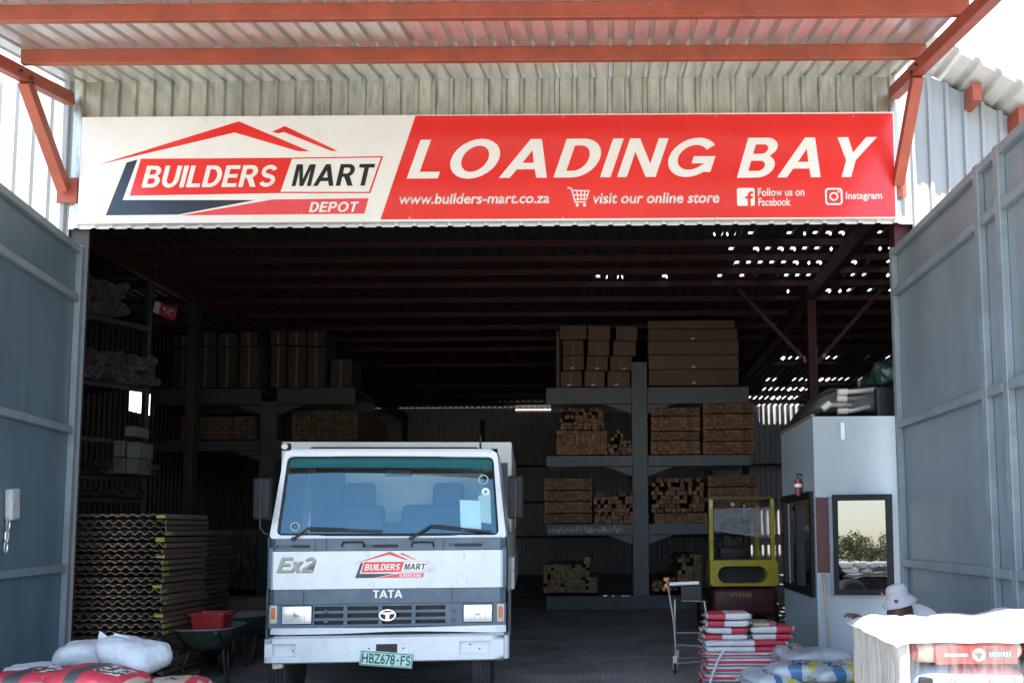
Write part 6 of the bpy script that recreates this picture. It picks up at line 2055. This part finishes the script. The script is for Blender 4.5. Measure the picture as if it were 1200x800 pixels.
bm = B()
hw, hd = .645, .485
loop = []
for seg_, (p0, p1) in enumerate((((-hw, -hd), (hw, -hd)), ((hw, -hd), (hw, hd)), ((hw, hd), (-hw, hd)), ((-hw, hd), (-hw, -hd)))):
    for i in range(28): loop.append((p0[0] + (p1[0] - p0[0]) * i / 28, p0[1] + (p1[1] - p0[1]) * i / 28))
rowsV = []
for k in range(17):
    z = .16 + (zq + .0 - .16) * k / 16
    rw_ = []
    for x, y in loop:
        n_ = wob(x, y, z, .016) + .004
        l_ = math.hypot(x, y)
        crn = .03 * max(0, min(abs(x) / hw, abs(y) / hd) - .8) * 5
        rw_.append(bm.verts.new((x * (1 - crn) + x / l_ * n_, y * (1 - crn) + y / l_ * n_, z)))
    rowsV.append(rw_)
for A_, C_ in zip(rowsV[:-1], rowsV[1:]):
    n = len(A_)
    for i in range(n): bm.faces.new((A_[i], A_[(i + 1) % n], C_[(i + 1) % n], C_[i]))
b2 = bm.copy()
def is_side(f): return f.calc_center_median().x < -hw + .04 or f.calc_center_median().y > hd - .05
bmesh.ops.delete(b2, geom=[f for f in b2.faces if not is_side(f)], context='FACES')
bmesh.ops.delete(bm, geom=[f for f in bm.faces if is_side(f)], context='FACES')
obj('folded_film', b2, film('folded_film', .74, (.56, .54, .5), rough=.4, stretch=(9, 9, .8)), wr, smooth='raw')
obj('side_film', bm, film('pallet_film', .15, (.42, .41, .38), stretch=(7, 7, 1.5)), wr, smooth='raw')
bm = B()
NX, NY = 44, 32
V = []
for j in range(NY + 1):
    row = []
    for i in range(NX + 1):
        u, v = i / NX * 2 - 1, j / NY * 2 - 1
        e_ = max(abs(u), abs(v))
        k = max(0, (e_ - .86) / .14)
        x, y = u * (hw + .012), v * (hd + .012)
        drop = (k ** 2) * (.032 + .010 * mnoise.noise(Vector((u * 4, v * 4, 5))))
        if u < -.86: drop += (max(0, -u - .86) / .14) ** 2 * .02
        fl = 1 - min(1, k) * .8
        z = zq + .03 + .012 * v + .06 * max(0, u) ** 1 + fl * (wob(x, y, 2, .022) + .012 * mnoise.noise(Vector((x * 3, y * 9, 1))) + .012 * abs(mnoise.noise(Vector((x * 9 + y * 5, y * 16 - x * 7, 4))))) - drop
        row.append(bm.verts.new((x, y, z)))
    V.append(row)
for j in range(NY):
    for i in range(NX): bm.faces.new((V[j][i], V[j][i + 1], V[j + 1][i + 1], V[j + 1][i]))
obj('top_sheet', bm, mat('white_plastic_sheet', (.50, .49, .46), rough=.35, var=.12, scale=5, bump=.5, bscale=9), wr, smooth='raw')
# dark torn strap at the front lower left
p = at(1084, 795, YQ - .06); bm = B(); box(bm, p.x - .035, p.x + .035, YQ - .075, YQ - .05, p.z - .05, p.z + .01, bev=.01, rot=Matrix.Rotation(R(10), 3, 'Y')); obj('strap_buckle', bm, BLACK, wr, world=True, smooth=True)

# ---------------------------------------------------------------- person bending behind the pallet
SKIN = mat('brown_skin', (.085, .038, .024), rough=.5, var=.08, scale=14)
SHIRT = mat('white_shirt_cloth', (.66, .68, .72), rough=.85, var=.04, scale=6)
TROU = mat('dark_trousers', (.03, .034, .045), rough=.85, var=.1)
HATM = mat('pale_hat_cloth', (.35, .355, .375), rough=.9, var=.06, scale=20)
hp = at(1054, 711, 6.6)                     # head centre
per = thing('person', 'person in pale bucket hat and white shirt bending behind the wrapped pallet', 'person', (hp.x + .18, 6.95, 0))
O = Vector((hp.x + .18, 6.95, 0))


def skin(name, verts, edges, radii, m, parent, sub=2):
    me = bpy.data.meshes.new('tmp')
    me.from_pydata([tuple(v) for v in verts], edges, [])
    o = bpy.data.objects.new('tmp', me); COL.objects.link(o)
    o.modifiers.new('s', 'SKIN'); sb = o.modifiers.new('u', 'SUBSURF'); sb.levels = sub; sb.render_levels = sub
    for i, r_ in enumerate(radii):
        d = me.skin_vertices[0].data[i]
        d.radius = r_ if isinstance(r_, tuple) else (r_, r_)
        d.use_root = i == 0
    dg = bpy.context.evaluated_depsgraph_get(); dg.update()
    me2 = bpy.data.meshes.new_from_object(o.evaluated_get(dg))
    bpy.data.objects.remove(o); bpy.data.meshes.remove(me)
    bm = B(); bm.from_mesh(me2); bpy.data.meshes.remove(me2)
    return obj(name, bm, m, parent, smooth='raw')


Hd = hp - O                                   # head, local
fw = Vector((-.88, -.42, -.08)).normalized()  # face direction: left and down
sd = Vector((fw.y, -fw.x, 0)).normalized()
upv = sd.cross(fw)
if upv.z < 0: upv = -upv
neck = Hd - fw * .07 - upv * .13
hip = Vector((.05, .26, .86)); che = neck + Vector((.10, .07, -.035)); bel = (hip + che) / 2 + Vector((0, 0, .03))
shL = che + Vector((-.13, -.12, .04)) ; shR = che + Vector((.10, -.02, .02))
hnd = at(1011, 727, 6.35) - O
elL = (shL + hnd) / 2 + Vector((.03, -.02, -.1)); elR = shR + Vector((-.1, -.2, -.22)); hnR = elR + Vector((-.22, -.08, .0))
V_ = [hip, bel, che, neck, Hd - upv * .04 - fw * .005, Hd + upv * .045, Hd + upv * .09,
      shL, elL, hnd, shR, elR, hnR,
      hip + Vector((-.11, 0, -.05)), Vector((-.13, .12, .46)), Vector((-.13, .22, .09)), Vector((-.13, .06, .035)),
      hip + Vector((.11, 0, -.05)), Vector((.15, .2, .46)), Vector((.15, .33, .09)), Vector((.15, .17, .035)),
      Hd + fw * .075 - upv * .055, Hd + fw * .098 - upv * .005, Hd + sd * .082 - upv * .01, Hd - sd * .082 - upv * .01]
E_ = [(0, 1), (1, 2), (2, 3), (3, 4), (4, 5), (5, 6), (2, 7), (7, 8), (8, 9), (2, 10), (10, 11), (11, 12), (0, 13), (13, 14), (14, 15), (15, 16), (0, 17), (17, 18), (18, 19), (19, 20), (4, 21), (5, 22), (5, 23), (5, 24)]
R_ = [.13, .13, .14, .055, .088, .092, .06, .06, .043, .026, .06, .043, .026, .085, .06, .04, .035, .085, .06, .04, .035, .035, .014, .016, .016]
skin('body', V_, E_, R_, SKIN, per)
for hh_, el_ in ((hnd, elL), (hnR, elR)):     # palm, four fingers and a thumb curled over the edge
    d_ = (hh_ - el_).normalized(); s2 = d_.cross(Vector((0, 0, 1))).normalized(); dn = Vector((0, 0, -1))
    base_ = hh_ + d_ * .03
    vv, ee, rr = [hh_, base_ + d_ * .03], [(0, 1)], [.024, .03]
    for f_ in range(4):
        r0 = base_ + d_ * .055 + s2 * (.024 * (f_ - 1.5)); L_ = (.034, .042, .045, .036)[f_]
        i0 = len(vv); vv += [r0, r0 + d_ * L_ + dn * .012, r0 + d_ * L_ * 1.5 + dn * .042]; ee += [(1, i0), (i0, i0 + 1), (i0 + 1, i0 + 2)]; rr += [.011, .0095, .008]
    i0 = len(vv); vv += [base_ - s2 * .035 + dn * .01, base_ - s2 * .05 + d_ * .035 + dn * .02]; ee += [(0, i0), (i0, i0 + 1)]; rr += [.012, .0095]
    skin('hand', vv, ee, rr, SKIN, per)
skin('shirt', [hip + Vector((0, -.01, .02)), bel, che, che.lerp(neck, .72), shL, shL.lerp(elL, .85), shR, shR.lerp(elR, .85)], [(0, 1), (1, 2), (2, 3), (2, 4), (4, 5), (2, 6), (6, 7)], [.165, .165, .175, .085, .09, .072, .09, .072], SHIRT, per)
skin('trousers', [hip, hip + Vector((-.11, 0, -.07)), Vector((-.13, .12, .46)), Vector((-.13, .215, .1)), hip + Vector((.11, 0, -.07)), Vector((.15, .2, .46)), Vector((.15, .325, .1))], [(0, 1), (1, 2), (2, 3), (0, 4), (4, 5), (5, 6)], [.155, .115, .085, .065, .115, .085, .065], TROU, per)
for x_, y_ in ((-.13, .19), (.15, .3)):
    bm = B(); box(bm, x_ - .05, x_ + .05, y_ - .2, y_ + .08, .005, .085, bev=.03, seg=3); obj('shoe', bm, BLACK, per, smooth=True)
bm = B()
# bucket hat: crown and drooping brim, set on the tilted head
prof_ = [(.0, .135), (.05, .132), (.082, .118), (.094, .085), (.1, .03), (.104, .028), (.135, -.002), (.165, -.028), (.162, -.032), (.132, -.007), (.1, .02)]
lathe(bm, prof_, 'Z', 32)
for v in bm.verts:
    v.co += Vector((mnoise.noise(v.co * 14) * .009, mnoise.noise(v.co * 14 + Vector((9, 0, 0))) * .009, mnoise.noise(v.co * 11 + Vector((0, 9, 0))) * .01))
q = Matrix((sd, -fw, upv)).transposed().to_4x4(); q.translation = Hd + upv * .05
q = q @ Matrix.Rotation(R(13), 4, 'X')
bmesh.ops.scale(bm, vec=(.78, .78, .85), verts=bm.verts[:])
bmesh.ops.transform(bm, matrix=q, verts=bm.verts[:])
ht = obj('hat', bm, HATM, per, smooth='raw')
bm = B(); plate(bm, [(-.02, .05), (.012, .046), (.018, .07), (.0, .085), (-.02, .075)], -.104, .004); bmesh.ops.transform(bm, matrix=q @ Matrix.Rotation(R(25), 4, 'Z'), verts=bm.verts[:]); obj('hat_badge', bm, mat('coral_badge', (.6, .2, .15), rough=.7), ht)

# ---------------------------------------------------------------- the yard behind the camera, seen in the mirrored window
LEAF = mat('tree_leaves', (.055, .085, .03), rough=.7, var=.25, scale=2, island=.5)
BARK = mat('tree_bark', (.12, .09, .06), rough=.9, var=.2)
bm = B()
for c in range(26):
    a = rnd.uniform(0, 6.28); rr_ = rnd.uniform(.2, 1) ** .6
    cc = Vector((2.2 * rr_ * math.cos(a), 2.2 * rr_ * math.sin(a), 2.4 + rnd.uniform(-.9, 1.2)))
    for k in range(90):
        d = Vector((rnd.gauss(0, 1), rnd.gauss(0, 1), rnd.gauss(0, 1))).normalized() * (.75 * rnd.random() ** .4)
        p = cc + d; n1 = Vector((rnd.gauss(0, 1), rnd.gauss(0, 1), rnd.gauss(0, 1))).normalized(); u = n1.orthogonal().normalized(); v = n1.cross(u); s_ = rnd.uniform(.08, .16)
        bm.faces.new([bm.verts.new(p + u * s_), bm.verts.new(p + v * s_ * .5), bm.verts.new(p - u * s_), bm.verts.new(p - v * s_ * .5)])
tree = thing('bushy_tree', 'green bushy tree reflected at the left of the booth window', 'tree', (-4.5, -66, 0), 0, 'trees across the yard')
obj('crown', bm, LEAF, tree, smooth='raw')
bm = B(); tube(bm, [(0, 0, 0), (.1, .05, 1), (-.05, .1, 1.8), (.3, 0, 3)], [.2, .16, .12, .05], 8)
for k in range(5):
    a = k * 1.3; tube(bm, [(0, .05, 1.2 + .15 * k), (1.0 * math.cos(a), 1.0 * math.sin(a), 2.2 + .1 * k), (1.6 * math.cos(a), 1.6 * math.sin(a), 2.7)], [.08, .05, .02], 6)
obj('trunk', bm, BARK, tree, smooth=True)
for i, (x, y, s_) in enumerate(((-7.5, -72, .5), (-2.6, -70, .62), (-.6, -66, .45), (1.4, -72, .7), (3.4, -68, .5), (5.5, -70, .6), (7.6, -66, .5), (-10, -68, .6))):
    t = copy_tree(tree, (x, y, 0), i * 1.1, 'green bushy tree of the row across the yard, seen in the booth window' )
    t.scale = (s_ * 1.35, s_ * 1.35, s_ * 1.35)
SUN_SACK = MATS['white_woven_sack']
tree.scale = (.95, .95, .95)
k = 0
for (x, y, z) in [(x0 + .66 * i + rnd.uniform(-.08, .08), -12 + rnd.uniform(-.2, .2) - .12 * lv, .2 * lv) for lv, (x0, n_) in enumerate(((-1.0, 7), (-.7, 6), (-.4, 6), (-.1, 5), (.1, 4), (.5, 3))) for i in range(n_)]:
    bag('white_sack', 'white sack of the heap in the sunlit yard, reflected in the booth window', 'sack', .75, .5, .24, (x, y, z), rnd.uniform(-.5, .5), SUN_SACK, 'white sacks heaped across the yard', 300 + k, e=.6, lump=.05, seam=False)
    k += 1
bag('plastic_bag', 'black plastic bag beside the reflected white sacks', 'bag', .5, .45, .35, (1.75, -11.3, .75), .2, MATS['black_plastic'], None, 340, e=.8, lump=.05, seam=False)
